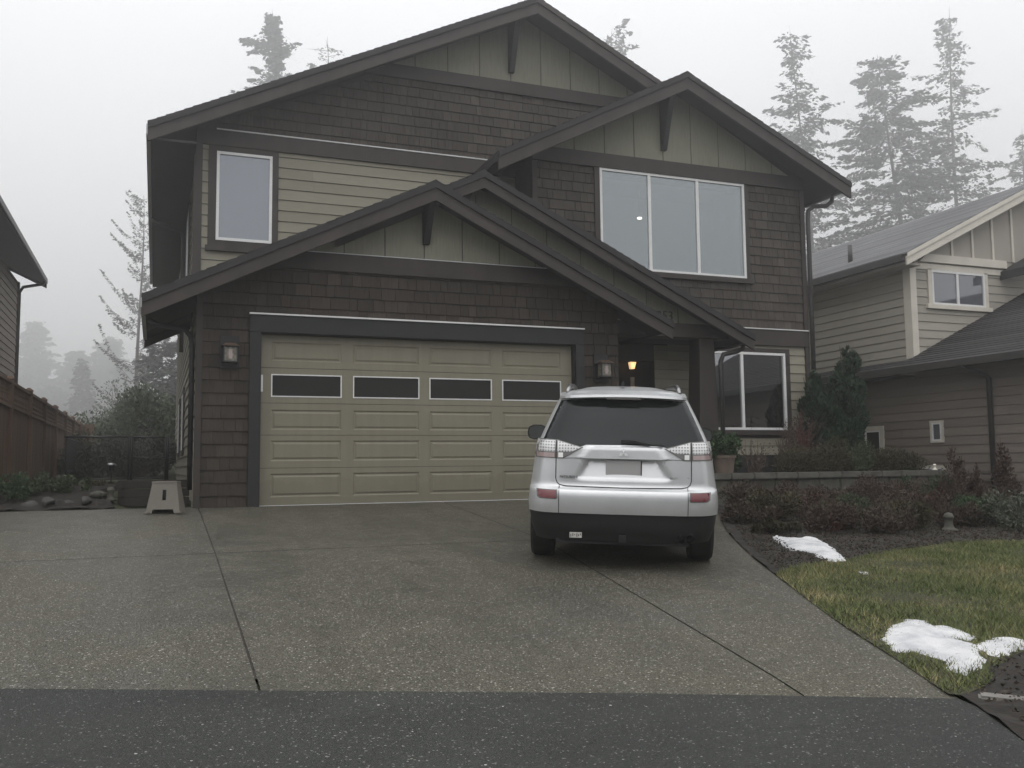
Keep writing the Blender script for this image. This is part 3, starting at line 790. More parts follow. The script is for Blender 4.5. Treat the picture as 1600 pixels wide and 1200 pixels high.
window(H, 6.02, 9.12, 4.05, 5.90, BY-.005, mull=(7.04, 8.07), pane='pane_upper')
m = MB(); m.box(5.6, 9.6, 3.4, 3.45, 3.7, 6.2); m.box(5.6, 9.6, BY+.16, 3.4, 6.15, 6.2); m.box(5.55, 5.6, BY+.16, 3.45, 3.6, 6.2); m.box(9.6, 9.65, BY+.16, 3.45, 3.6, 6.2); m.build('room', 'room', H)
box_obj('belly_band', 'trim_brown', H, 7.3, 10.5, BY-.065, BY, 2.78, 3.085)
box_obj('band_flashing', 'white_vinyl', H, 7.3, 10.51, BY-.085, BY, 3.087, 3.105)
cladding('bay_lap_siding', 'lap_tan', H, [(7.37, .68), (10.44, .68), (10.44, 2.78), (7.37, 2.78)], front(BY), 'lap', .175, .68-.175, holes=[(7.89, 1.0, 10.04, 2.71)], seed=19)
box_obj('bay_foundation', 'trim_dark', H, 7.35, 10.48, BY-.03, BY, .0, .675)
m = MB(); m.box(7.89, 7.99, BY-.045, BY, 1.157, 2.72); m.box(9.94, 10.05, BY-.045, BY, 1.157, 2.72); m.box(7.99, 9.94, BY-.044, BY, 2.635, 2.72); m.box(7.85, 10.09, BY-.075, BY, 1.06, 1.155); m.build('window_casing', 'trim_brown', H)
window(H, 7.99, 9.94, 1.157, 2.635, BY-.005, mull=(8.95,), pane='pane_low')
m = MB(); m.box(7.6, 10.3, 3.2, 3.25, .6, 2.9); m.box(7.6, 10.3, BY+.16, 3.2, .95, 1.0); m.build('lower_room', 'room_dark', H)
box_obj('corner_board', 'trim_brown', H, 10.43, 10.53, BY-.05, BY+.08, .2, 5.9)
box_obj('corner_board', 'trim_brown', H, 4.70, 4.80, BY-.05, BY+.02, 3.1, 5.9)
m = MB(); m.box(4.70, 4.76, BY+.02, MY, 3.0, 5.9); m.build('bay_return_wall', 'trim_brown', H)
BR = gable_roof('bay_roof', H, 7.577, 7.690, 3.87, 11.23, .515, .464, .6, 2.0, seed=23, drop=.32)
m = MB(); m.box(11.13, 11.2, .66, 2.0, 5.83, 5.95); m.build('gutter', 'gutter', BR)
m = MB(); m.tube([(11.15, 1.05, 5.84), (11.13, 1.05, 5.72), (10.99, 1.06, 5.62), (10.72, 1.1, 5.60), (10.60, 1.12, 5.50), (10.585, 1.12, 5.30), (10.585, 1.12, .4)], .045, 10); m.build('downspout', 'gutter', H, smooth=True)

# --- porch
PY = .15
PR = gable_roof('porch_roof', H, 3.312, 5.115, 1.0, 8.235, .482, .482, -.25, 1.99, seed=27, drop=.27)
cladding('porch_gable', 'panel_tan', H, [(2.2, 2.94), (7.55, 2.94), (3.312, 4.98)], front(PY), 'panel', .61, xs0=3.3, seed=28)
wall_base('porch_wall', 'trim_brown', H, [(5.6, 2.9), (7.6, 2.9), (3.6, 4.85), (3.0, 4.85)], PY, .1)
box_obj('porch_beam', 'trim_brown', H, 5.4, 7.95, PY-.05, PY+.3, 2.70, 2.935)
box_obj('porch_ceiling', 'soffit', H, 5.66, 7.95, PY+.301, 2.0, 2.72, 2.76)
box_obj('porch_floor', 'kerb', H, 5.68, 7.9, -.3, 2.0, .0, .28)
m = MB(); m.prism([(7.30, PY-.03, .28), (7.72, PY-.03, .28), (7.72, PY+.40, .28), (7.30, PY+.40, .28)], [(7.385, PY, 2.70), (7.675, PY, 2.70), (7.675, PY+.32, 2.70), (7.385, PY+.32, 2.70)]); m.build('porch_column', 'trim_brown', H)
m = MB(); m.box(5.68, 5.74, .04, 2.0, .0, 2.72); m.build('entry_side_wall', 'trim_brown', H)
cladding('entry_siding', 'lap_tan', H, [(7.08, .28), (7.37, .28), (7.37, 2.7), (7.08, 2.7)], front(BY), 'lap', .175, .155, seed=33)
m = MB(); m.box(7.08, 7.36, BY+.002, BY+.14, .28, 2.72); m.build('entry_wing_wall', 'trim_brown', H)
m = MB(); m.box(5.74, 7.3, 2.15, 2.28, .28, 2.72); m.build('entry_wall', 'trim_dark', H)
fd = box_obj('front_door', 'door_dark', H, 5.92, 6.86, 2.09, 2.148, .28, 2.36)
box_obj('door_glass', 'pane_dark', fd, 6.1, 6.68, 2.082, 2.089, 1.3, 2.2)
m = MB(); m.lathe([(.0, 0), (.028, 0), (.028, .05), (.0, .05)], 0, 0, 12); k = m.build('door_handle', 'steel', fd); k.rotation_euler = (rad(90), 0, 0); k.location = (6.78, 2.088, 1.25)
m = MB(); m.box(8.13, 8.22, -.2, 1.1, 2.60, 2.72); m.build('gutter', 'gutter', PR)
m = MB(); m.tube([(8.17, -.02, 2.62), (8.15, -.02, 2.53), (8.03, .0, 2.47), (7.80, .06, 2.42), (7.755, .08, 2.30), (7.755, .08, .35)], .042, 10); m.build('downspout', 'gutter', H, smooth=True)
def text_mesh(name, body, size, mat, parent, mw, extrude=.006, align='LEFT'):
    cu = bpy.data.curves.new(name, 'FONT'); cu.body = body; cu.size = size; cu.extrude = extrude; cu.align_x = align
    o = bpy.data.objects.new(name, cu); COL.objects.link(o); bpy.context.view_layer.update()
    me = bpy.data.meshes.new_from_object(o.evaluated_get(bpy.context.evaluated_depsgraph_get()))
    bpy.data.objects.remove(o); me.transform(mw); me.materials.clear(); me.materials.append(M[mat]); me.name = name
    return link(bpy.data.objects.new(name, me), parent)
text_mesh('house_number', '3353', .22, 'number_bronze', H, Matrix.Translation((6.42, PY-.024, 2.985)) @ Matrix.Rotation(rad(90), 4, 'X'))
fix_children(H)

# ------------------------------------------------------------------ lamps
def wall_lantern():
    t = thing('wall_lantern', 'copper capped wall lantern left of the garage door', 'lantern', (-.44, -.125, 2.14), 0, 'lanterns beside the garage door')
    box_obj('mounting_block', 'trim_dark', t, -.13, .13, -.02, .0, -.22, .24, bevel=.004)
    m = MB()
    for sx in (-1, 1):
        for sy in (-.225, -.055): m.box(sx*.088-.008, sx*.088+.008, sy-.008, sy+.008, -.13, .075)
    m.box(-.105, .105, -.24, -.04, -.15, -.13); m.box(-.10, .10, -.237, -.043, .062, .076); m.box(-.02, .02, -.06, -.02, .09, .13); m.build('lantern_frame', 'black_metal', t)
    m = MB(); m.prism([(-.12, -.26, .077), (.12, -.26, .077), (.12, -.02, .077), (-.12, -.02, .077)], [(-.06, -.19, .125), (.06, -.19, .125), (.06, -.09, .125), (-.06, -.09, .125)]); m.build('lantern_cap', 'copper', t)
    m = MB(); m.box(-.08, .08, -.217, -.063, -.128, .06); m.build('lantern_glass', 'lantern_glass', t)
    m = MB(); m.box(-.024, .024, -.2195, -.2175, -.10, .03); m.build('bulb', 'lens_pink', t)
    return t
wl = wall_lantern()
def copy_tree(o, parent=None):
    c = o.copy(); COL.objects.link(c)
    if parent: c.parent = parent
    for ch in [x for x in COL.objects if x.parent == o]: copy_tree(ch, c)
    return c
w2 = copy_tree(wl); w2.location = (5.325, -.125, 2.08); w2['label'] = 'copper capped wall lantern right of the garage door, just above the car roof'
t = thing('porch_lamp', 'small lit amber lamp glowing in the dark front entry', 'lamp', (7.10, 2.12, 2.42)); t.scale = (.8, .8, .75)
box_obj('lamp_plate', 'black_metal', t, -.06, .06, .0, .025, -.14, .14)
m = MB(); m.prism([(-.045, -.10, -.09), (.045, -.10, -.09), (.045, -.01, -.09), (-.045, -.01, -.09)], [(-.075, -.13, .08), (.075, -.13, .08), (.075, .0, .08), (-.075, .0, .08)]); m.build('lamp_shade', 'lit_warm', t)
m = MB(); m.box(-.085, .085, -.14, .0, .081, .10); m.build('lamp_cap', 'black_metal', t)
pl = bpy.data.lights.new('porch_bulb', 'POINT'); pl.energy = .4; pl.color = (1, .65, .35); pl.shadow_soft_size = .06
po = link(bpy.data.objects.new('porch_bulb', pl), t); po.location = (0, -.2, -.02)
m = MB(); m.box(7.09, 7.17, 2.12, 2.148, 1.98, 2.2); o = m.build('glint_plate', 'tag_white'); tag(o, 'small pale plate standing for the glint under the lit lamp in the entry', 'plate')  # pale plate stands in for a bright glint below the lamp
t = thing('ceiling_lamp', 'small bright ceiling light seen through the upstairs triple window', 'lamp', (7.80, 2.9, 5.56))
m = MB(); m.lathe([(.0, -.012), (.04, -.010), (.055, .004), (.045, .02), (.0, .022)], 0, 0, 16); m.build('bulb', 'lit_white', t, smooth=True)
m = MB(); m.lathe([(0, .023), (.065, .024), (.02, .06), (.008, .07), (.008, .585), (0, .586)], 0, 0, 12); m.build('cord', 'room', t)

# ------------------------------------------------------------------ THE CAR (x right, y forward, z up, rear bumper at y = 0)
def build_car():
    fwd = Vector((math.sin(rad(27)), math.cos(rad(27)), SL*math.cos(rad(27)))).normalized()
    up0 = Vector((0, -SL, 1)).normalized(); rt = fwd.cross(up0).normalized(); up = rt.cross(fwd)
    root = thing('parked_car', 'silver mid-size SUV parked on the driveway with its rear to the street', 'car')
    mw = Matrix((rt, fwd, up)).transposed().to_4x4()
    bx, by = 2.54, -6.02
    mw.translation = (bx, by, float(h(bx, by)) + .004); root.matrix_world = mw
    I = np.interp
    def yr(z):     # rear centre-line
        return I(z, [.26, .40, .52, .525, .58, .66, .71, .735, .755, .775, .80, .90, 1.02, 1.10, 1.14, 1.20, 1.40, 1.53, 1.575, 1.60, 1.625, 1.645, 1.66],
                    [.10, .045, .030, .012, .0, -.004, .004, .020, .062, .078, .082, .088, .096, .104, .122, .165, .30, .395, .43, .44, .475, .56, .72])
    def hw(z):     # half width
        return I(z, [.26, .40, .52, .60, .74, .90, 1.02, 1.12, 1.20, 1.40, 1.55, 1.60, 1.625, 1.645, 1.66],
                    [.80, .845, .862, .868, .858, .838, .822, .800, .772, .690, .622, .588, .56, .50, .42])
    def yfr(z): return I(z, [.26, .45, .70, .88, .96, 1.02, 1.06, 1.10, 1.55, 1.60, 1.66], [4.50, 4.62, 4.62, 4.52, 4.20, 3.85, 3.50, 3.38, 2.55, 2.42, 2.1])
    def bow(t): return .05*t*t + .20*t**10
    def recess(x, z):   # number-plate recess: a trapezoid wider at its foot
        hwz = I(z, [.80, .845, 1.015], [.40, .44, .345])
        dx = hwz - abs(x); dz = min(z-.818, 1.018-z)
        f = lambda v, w: min(1, max(0, v/w))
        a = f(dx, .06); b = f(z-.815, .035)*f(1.018-z, .010); a = a*a*(3-2*a)
        return .062*a*b*(.22 + .78*min(1, max(0, (z-.83)/.18)))     # floor of the recess leans back to the sky
    def crown(x, z):    # raised garnish over the plate
        hwz = I(z, [1.015, 1.03, 1.12], [.40, .40, .33]); dx = hwz-abs(x)
        f = lambda v, w: min(1, max(0, v/w))
        return -.016*f(dx, .03)*f(z-1.016, .004)*f(1.135-z, .01)
    def R(x, z):
        t = min(1, abs(x)/hw(z)); return float(yr(z) + bow(t) + recess(x, z) + crown(x, z))
    def flare(y, z):
        f = max(math.exp(-((y-.92)/.42)**4), math.exp(-((y-3.59)/.42)**4))
        return .045*f*I(z, [.3, .55, .75, .95], [1, 1, .7, 0])
    ts = sorted(set(np.round(np.concatenate([np.linspace(-1, 1, 69)]), 5)))
    def ring(z, inset=0):
        w = float(hw(z)) - inset; y0 = float(yr(z)); y1 = float(yfr(z)); P = []
        for t in ts:
            x = t*w; P.append((x, y0 + bow(abs(t)) + recess(x, z) + crown(x, z) + inset, z))
        ys = np.linspace(y0+.25, y1-.55, 44)[1:]
        for y in ys: P.append((w*(1-.03*max(0, (y-2.4)/2)**2) + flare(y, z), y, z))
        wf = w*(1-.03*max(0, (ys[-1]-2.4)/2)**2)
        for t in np.linspace(1, -1, 25)[1:-1]: P.append((t*wf, y1 - .10*t*t - .45*abs(t)**5, z))
        for y in ys[::-1]: P.append((-(w*(1-.03*max(0, (y-2.4)/2)**2) + flare(y, z)), y, z))
        return P
    def stack(name, mat, zs, inset=0, cap_top=None):
        V = []; F = []; n = None
        for z in zs:
            r = ring(z, inset); n = len(r); V += r
        for i in range(len(zs)-1):
            for k in range(n):
                j = (k+1) % n; F.append((i*n+k, i*n+j, (i+1)*n+j, (i+1)*n+k))
        F.append(tuple(reversed(range(n))))
        b = (len(zs)-1)*n
        if cap_top:
            # domed roof: shrink the last ring towards its middle
            cy = 1.55; last = V[b:b+n]; prev = b
            for s, z in cap_top:
                nb = len(V); V += [(x*s, cy+(y-cy)*s, z) for x, y, _ in last]
                for k in range(n):
                    j = (k+1) % n; F.append((prev+k, prev+j, nb+j, nb+k))
                prev = nb
            F.append(tuple(prev+k for k in range(n)))
        else: F.append(tuple(b+k for k in range(n)))
        me = bpy.data.meshes.new(name); me.from_pydata(V, [], F); me.materials.append(M[mat])
        bm = bmesh.new(); bm.from_mesh(me); bmesh.ops.recalc_face_normals(bm, faces=bm.faces); bm.to_mesh(me); bm.free()
        o = bpy.data.objects.new(name, me); COL.objects.link(o)
        cut = MB()
        for y in (.92, 3.59):
            n2 = 40; a = [(-1.2, y + .385*math.cos(2*math.pi*k/n2), .345 + .385*math.sin(2*math.pi*k/n2)) for k in range(n2)]
            for xa, xb in ((-1.2, -.56), (.56, 1.2)): cut.prism([(xa, q[1], q[2]) for q in a], [(xb, q[1], q[2]) for q in a])
        c = cut.build('cutter', 'seam')
        md = o.modifiers.new('arch', 'BOOLEAN'); md.operation = 'DIFFERENCE'; md.object = c; md.solver = 'EXACT'
        bpy.context.view_layer.update()
        new = bpy.data.meshes.new_from_object(o.evaluated_get(bpy.context.evaluated_depsgraph_get()))
        o.modifiers.clear(); o.data = new; new.name = name
        new.materials.clear(); new.materials.append(M[mat])
        for p in new.polygons: p.material_index = 0
        cm = c.data; bpy.data.objects.remove(c); bpy.data.meshes.remove(cm)
        new.shade_smooth(); new.set_sharp_from_angle(angle=rad(38))
        o.parent = root
        return o
    zs = [.525, .535, .56, .60, .64, .68, .70, .715, .728, .738, .748, .757, .768, .778, .79, .80] + list(np.arange(.81, 1.16, .0075)) + [1.17, 1.20, 1.25, 1.30, 1.36, 1.42, 1.48, 1.53, 1.56, 1.575, 1.59, 1.60, 1.612, 1.625, 1.635, 1.645, 1.653, 1.66]
    body = stack('body', 'car_silver', zs, cap_top=[(.93, 1.669), (.84, 1.679), (.70, 1.688), (.45, 1.696), (.15, 1.70)])
    stack('lower_bumper', 'car_black', [.27, .30, .34, .40, .45, .50, .515, .524], inset=.004)
    # skins that follow the rear / side / front surface
    def skin(name, mat, poly, off, parent=body, surf='rear', res=.03, skirt=.004, smooth=True):
        P = [Vector(p) for p in poly]; B = []
        for i in range(len(P)):
            a, b = P[i], P[(i+1) % len(P)]; n = max(1, int((b-a).length/res))
            for k in range(n): B.append(a.lerp(b, k/n))
        pts = list(B); nb = len(B)
        xs = [p.x for p in P]; zz = [p.y for p in P]
        def ins(x, y):
            c = False; j = len(P)-1
            for i in range(len(P)):
                if (P[i].y > y) != (P[j].y > y) and x < (P[j].x-P[i].x)*(y-P[i].y)/(P[j].y-P[i].y)+P[i].x: c = not c
                j = i
            return c
        for x in np.arange(min(xs)+res*.5, max(xs), res):
            for z in np.arange(min(zz)+res*.5, max(zz), res):
                if ins(x, z): pts.append(Vector((x, z)))
        vs, es, fs, *_ = delaunay_2d_cdt(pts, [(i, (i+1) % nb) for i in range(nb)], [list(range(nb))], 1, 1e-6)
        def to(u, v, d):
            if surf == 'rear': return (u, R(u, v) - d, v)
            if surf in ('left', 'right'):
                sg = -1 if surf == 'left' else 1; w = float(hw(v))*(1-.03*max(0, (u-2.4)/2)**2) + flare(u, v); return (sg*(w+d), u, v)
            t = min(1, abs(u)/float(hw(v))); return (u, float(yfr(v)) - .10*t*t - .45*t**5 + d, v)
        V = [to(v.x, v.y, off) for v in vs]; F = [tuple(f) for f in fs]
        # border skirt
        from collections import Counter
        ec = Counter()
        for f in F:
            for i in range(len(f)): ec[tuple(sorted((f[i], f[(i+1) % len(f)])))] += 1
        low = {}
        for (a, b), c in ec.items():
            if c == 1:
                for q in (a, b):
                    if q not in low: low[q] = len(V); V.append(to(vs[q].x, vs[q].y, off-skirt))
                F.append((a, b, low[b], low[a]))
        me = bpy.data.meshes.new(name); me.from_pydata(V, [], F); me.materials.append(M[mat])
        bm = bmesh.new(); bm.from_mesh(me); bmesh.ops.recalc_face_normals(bm, faces=bm.faces); bm.to_mesh(me); bm.free()
        if smooth: me.shade_smooth(); me.set_sharp_from_angle(angle=rad(40))
        return link(bpy.data.objects.new(name, me), parent)
    def mir(p): return [(-x, z) for x, z in reversed(p)]
    def ribbon(name, mat, line, w, off, parent=body, closed=False):
        m = MB(); n = len(line); P = []
        fine = []
        for i in range(n-1):
            a, b = Vector(line[i]), Vector(line[i+1]); k = max(1, int((b-a).length/.02))
            fine += [a.lerp(b, q/k) for q in range(k)]
        fine.append(Vector(line[-1]))
        for i, p in enumerate(fine):
            d = (fine[min(i+1, len(fine)-1)] - fine[max(i-1, 0)]).normalized(); nrm = Vector((-d.y, d.x))*w*.5
            P.append((p+nrm, p-nrm))
        for i in range(len(P)-1):
            q = [P[i][0], P[i][1], P[i+1][1], P[i+1][0]]
            m.face([(v.x, R(v.x, v.y)-off, v.y) for v in q])
        return m.build(name, mat, parent)
    # rear glass wraps to the pillars
    gl = [(-.595, 1.545), (-.625, 1.47), (-.672, 1.36), (-.712, 1.26), (-.745, 1.175), (-.60, 1.155), (-.425, 1.118), (-.375, 1.128), (-.34, 1.142), (0, 1.146), (.34, 1.142), (.375, 1.128), (.425, 1.118), (.60, 1.155), (.745, 1.175), (.712, 1.26), (.672, 1.36), (.625, 1.47), (.595, 1.545), (.3, 1.565), (0, 1.57), (-.3, 1.565)]
    rg = skin('rear_window', 'car_glass', gl, .004)
    # roof-edge spoiler over the glass
    m = MB(); pr = []
    for x in np.linspace(-.60, .60, 25):
        y = R(x, 1.575); pr.append((x, y))
    for (xa, ya), (xb, yb) in zip(pr[:-1], pr[1:]):
        za = 1.60-.02*(xa/.6)**2; zb = 1.60-.02*(xb/.6)**2
        m.prism([(xa, ya-.10, za-.018), (xb, yb-.10, zb-.018), (xb, yb+.10, zb-.02), (xa, ya+.10, za-.02)], [(xa, ya-.092, za+.006), (xb, yb-.092, zb+.006), (xb, yb+.12, zb+.045), (xa, ya+.12, za+.045)])
    m.build('spoiler', 'car_silver', body, fix=True)
    m = MB(); y = R(0, 1.57)-.096; m.box(-.16, .16, y-.004, y+.02, 1.560, 1.578); m.build('brake_light', 'lens_grey', body)
    # wiper
    m = MB()
    for a, b, w in (((-.02, 1.178), (.12, 1.172), .018), ((.12, 1.172), (.24, 1.150), .012), ((.24, 1.150), (.36, 1.146), .008)):
        k = 6
        for i in range(k):
            x0, z0 = a[0]+(b[0]-a[0])*i/k, a[1]+(b[1]-a[1])*i/k; x1, z1 = a[0]+(b[0]-a[0])*(i+1)/k, a[1]+(b[1]-a[1])*(i+1)/k
            m.prism([(x0, R(x0, z0)-.012, z0-w), (x1, R(x1, z1)-.012, z1-w), (x1, R(x1, z1)-.012, z1+w), (x0, R(x0, z0)-.012, z0+w)], [(x0, R(x0, z0)-.03, z0-w*.8), (x1, R(x1, z1)-.03, z1-w*.8), (x1, R(x1, z1)-.03, z1+w*.8), (x0, R(x0, z0)-.03, z0+w*.8)])
    m.build('wiper', 'car_black', body)
    # tail lights: outer and inner clear sections over grey / white reverse sections
    for sg in (-1, 1):
        f = (lambda p: p) if sg == 1 else mir
        hl = skin('tail_light', 'lens_grey', f([(.605, 1.180), (.80, 1.185), (.822, 1.05), (.815, 1.012), (.55, 1.012), (.47, 1.055), (.365, 1.118)]), .006)
        skin('lens', 'lens_clear', f([(.622, 1.172), (.775, 1.176), (.796, 1.072), (.622, 1.072)]), .012, hl)
        skin('lens', 'lens_clear', f([(.600, 1.172), (.600, 1.074), (.475, 1.074), (.385, 1.115)]), .012, hl)
        skin('reverse_lens', 'lens_white', f([(.592, 1.066), (.592, 1.022), (.548, 1.022), (.548, 1.066)]), .013, hl)
        skin('lens', 'lens_grey', f([(.542, 1.064), (.542, 1.026), (.50, 1.040), (.478, 1.062)]), .012, hl)
        skin('lens', 'lens_pink', f([(.626, 1.062), (.798, 1.062), (.80, 1.022), (.626, 1.022)]), .012, hl)
        rf = skin('reflector', 'lens_grey', f([(.590, .735), (.790, .735), (.782, .665), (.755, .648), (.600, .648), (.588, .665)]), .003)
        skin('lens', 'lens_red', f([(.602, .729), (.775, .729), (.768, .672), (.748, .658), (.608, .658), (.60, .668)]), .008, rf)
    # tailgate and bumper shut lines
    ribbon('panel_gap', 'seam', [(-.612, 1.012), (-.612, .83), (-.60, .795), (-.575, .775), (-.52, .766), (0, .760), (.52, .766), (.575, .775), (.60, .795), (.612, .83), (.612, 1.012)], .008, .003)
    for sg in (-1, 1):
        ribbon('panel_gap', 'seam', [(sg*.578, .768), (sg*.578, .526)], .006, .003)
        ribbon('panel_gap', 'seam', [(sg*.614, 1.178), (sg*.614, 1.012)], .006, .015)
        ribbon('panel_gap', 'seam', [(sg*.34, 1.019), (sg*.465, 1.019), (sg*.605, 1.012)], .004, .003)
    # number plate, blank
    m = MB(); y = R(0, .93)-.012; px = .0
    m.box(px-.158, px+.158, y-.006, y+.004, .852, 1.004); pt = m.build('number_plate', 'plate', body, bevel=.002)
    m = MB(); m.box(px+.158, px+.168, y-.006, y+.02, .856, 1.002); m.build('plate_holder', 'seam', pt)
    # three-diamond emblem and badges
    m = MB(); cx, cz, s = 0.0, 1.072, .028
    for a in (90, 210, 330):
        d = Vector((math.cos(rad(a)), math.sin(rad(a)))); n = Vector((-d.y, d.x))
        q = [Vector((cx, cz)) + d*.003, Vector((cx, cz)) + d*(.003+s*.55*1.6) + n*s*.52, Vector((cx, cz)) + d*(s*1.75), Vector((cx, cz)) + d*(.003+s*.55*1.6) - n*s*.52]
        m.prism([(v.x, R(v.x, v.y)-.001, v.y) for v in q], [(v.x, R(v.x, v.y)-.007, v.y) for v in q])
    m.build('emblem', 'emblem_metal', body)
    def badge(txt, size, x, z, mat):
        a = rad(-7) if x < 0 else rad(7)
        y = R(x + (.07 if x < 0 else .08), z) - .006
        text_mesh('badge', txt, size, mat, body, Matrix.Translation((x, y, z)) @ Matrix.Rotation(a, 4, 'Z') @ Matrix.Rotation(rad(90), 4, 'X'), extrude=.003)
    badge('MITSUBISHI', .033, -.575, .838, 'ink')
    badge('OUTLANDER', .030, .418, .842, 'steel')
    # rails, mirrors, antenna
    for sg in (-1, 1):
        m = MB(); m.tube([(sg*.535, .60, 1.625), (sg*.53, .74, 1.665), (sg*.525, .92, 1.690), (sg*.52, 1.8, 1.700), (sg*.51, 2.2, 1.685), (sg*.50, 2.36, 1.64)], [.016, .024, .026, .024, .022, .016], 8)
        m.build('roof_rail', 'steel', body, smooth=True)
        mr = MB(); cx = sg*1.0; yb = 3.0
        prof = [(-.115, -.05), (-.125, .02), (-.105, .075), (-.05, .10), (.05, .10), (.11, .07), (.125, .0), (.11, -.06), (.05, -.085), (-.06, -.085)]
        prof = [(a if sg == 1 else -a, b) for a, b in prof]
        mr.prism([(cx+a, yb, 1.145+b) for a, b in prof], [(cx+a*.75, yb+.13, 1.145+b*.75) for a, b in prof])
        mo = mr.build('wing_mirror', 'car_black', body, bevel=.008)
        q = MB(); q.face([(cx+a*.86, yb-.003, 1.145+b*.84) for a, b in prof]); q.build('mirror_glass', 'mirror', mo)
        q = MB(); q.box(min(sg*.80, sg*.92), max(sg*.80, sg*.92), yb+.03, yb+.09, 1.085, 1.125); q.build('mirror_arm', 'car_black', mo)
    m = MB(); m.prism([(-.018, .78, 1.695), (.018, .78, 1.695), (.018, .93, 1.70), (-.018, .93, 1.70)], [(-.004, .78, 1.745), (.004, .78, 1.745), (.004, .83, 1.74), (-.004, .83, 1.74)]); m.build('antenna', 'car_black', body)
    # glass along the sides and front
    for side in ('left', 'right'):
        skin('side_window', 'car_glass', [(.95, 1.17), (1.75, 1.15), (1.75, 1.52), (1.0, 1.50)], .003, surf=side, res=.08)
        skin('side_window', 'car_glass', [(1.80, 1.15), (2.65, 1.13), (2.45, 1.50), (1.80, 1.52)], .003, surf=side, res=.08)
    skin('windscreen', 'car_glass', [(-.62, 1.12), (.62, 1.12), (.50, 1.50), (-.50, 1.50)], .004, surf='front', res=.08)
    skin('grille', 'car_black', [(-.35, .5), (.35, .5), (.35, .8), (-.35, .8)], .004, surf='front', res=.08)
    for sg in (-1, 1):
        f = (lambda p: p) if sg == 1 else mir
        skin('headlight', 'lens_clear', f([(.42, .70), (.72, .72), (.72, .84), (.46, .82)]), .004, surf='front', res=.05)
    # underside, tow bar tag, tail pipes
    m = MB(); m.box(-.60, .60, .13, 4.2, .24, .32); m.build('floor_pan', 'car_black', body)
    for px in (.515, .605):
        m = MB(); m.tube([(px, .05, .315), (px, .45, .315)], [.036, .036], 16, cap=False); m.tube([(px, .055, .315), (px, .45, .315)], [.029, .029], 16, cap=False)
        q = m.build('tail_pipe', 'steel', body, smooth=True)
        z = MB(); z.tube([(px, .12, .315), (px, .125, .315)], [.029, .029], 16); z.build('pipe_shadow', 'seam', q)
    m = MB(); m.box(-.34, .30, .16, .22, .31, .35); m.box(-.03, .03, .02, .2, .28, .335); m.build('tow_bar', 'car_black', body)
    m = MB(); m.box(-.475, -.365, .035, .05, .305, .352); tg = m.build('tow_tag', 'tag_white', body)
    m = MB()
    for i, x in enumerate((-.463, -.445, -.428, -.408, -.392, -.376)): m.box(x-.0035, x+.0035, .032, .0345, .312 + .008*(i % 3), .345 - .007*((i+1) % 2))
    m.build('tag_print', 'ink', tg)
    # wheels
    def wheel(x, y):
        sg = 1 if x > 0 else -1
        m = MB(); n = 44; prof = [(.22, -.10), (.325, -.11), (.342, -.085), (.345, -.03), (.345, .03), (.342, .085), (.325, .11), (.22, .10)]
        for q in range(len(prof)-1):
            for k in range(n):
                a, b = 2*math.pi*k/n, 2*math.pi*(k+1)/n
                f = lambda r, w, t: (x+w, y+r*math.cos(t), .345+r*math.sin(t))
                m.face([f(*prof[q], a), f(*prof[q], b), f(*prof[q+1], b), f(*prof[q+1], a)])
        w = m.build('wheel', 'tyre', body, smooth=True)
        m = MB(); xo = x + sg*.085
        for k in range(5):
            a = 2*math.pi*k/5
            m.prism([(xo, y+.05*math.cos(a-.5), .345+.05*math.sin(a-.5)), (xo, y+.05*math.cos(a+.5), .345+.05*math.sin(a+.5)), (xo, y+.215*math.cos(a+.2), .345+.215*math.sin(a+.2)), (xo, y+.215*math.cos(a-.2), .345+.215*math.sin(a-.2))],
                    [(xo+sg*.02, y+.05*math.cos(a-.5), .345+.05*math.sin(a-.5)), (xo+sg*.02, y+.05*math.cos(a+.5), .345+.05*math.sin(a+.5)), (xo+sg*.01, y+.215*math.cos(a+.2), .345+.215*math.sin(a+.2)), (xo+sg*.01, y+.215*math.cos(a-.2), .345+.215*math.sin(a-.2))])
        m.tube([(xo-sg*.02, y, .345), (xo+sg*.03, y, .345)], .055, 16)
        m.build('rim', 'rim', w)
        m = MB(); m.tube([(x-sg*.09, y, .345), (x+sg*.06, y, .345)], .222, 28); m.build('brake_disc', 'car_black', w)
    for x in (-.765, .765):
        for y in (.92, 3.59): wheel(x, y)
build_car()

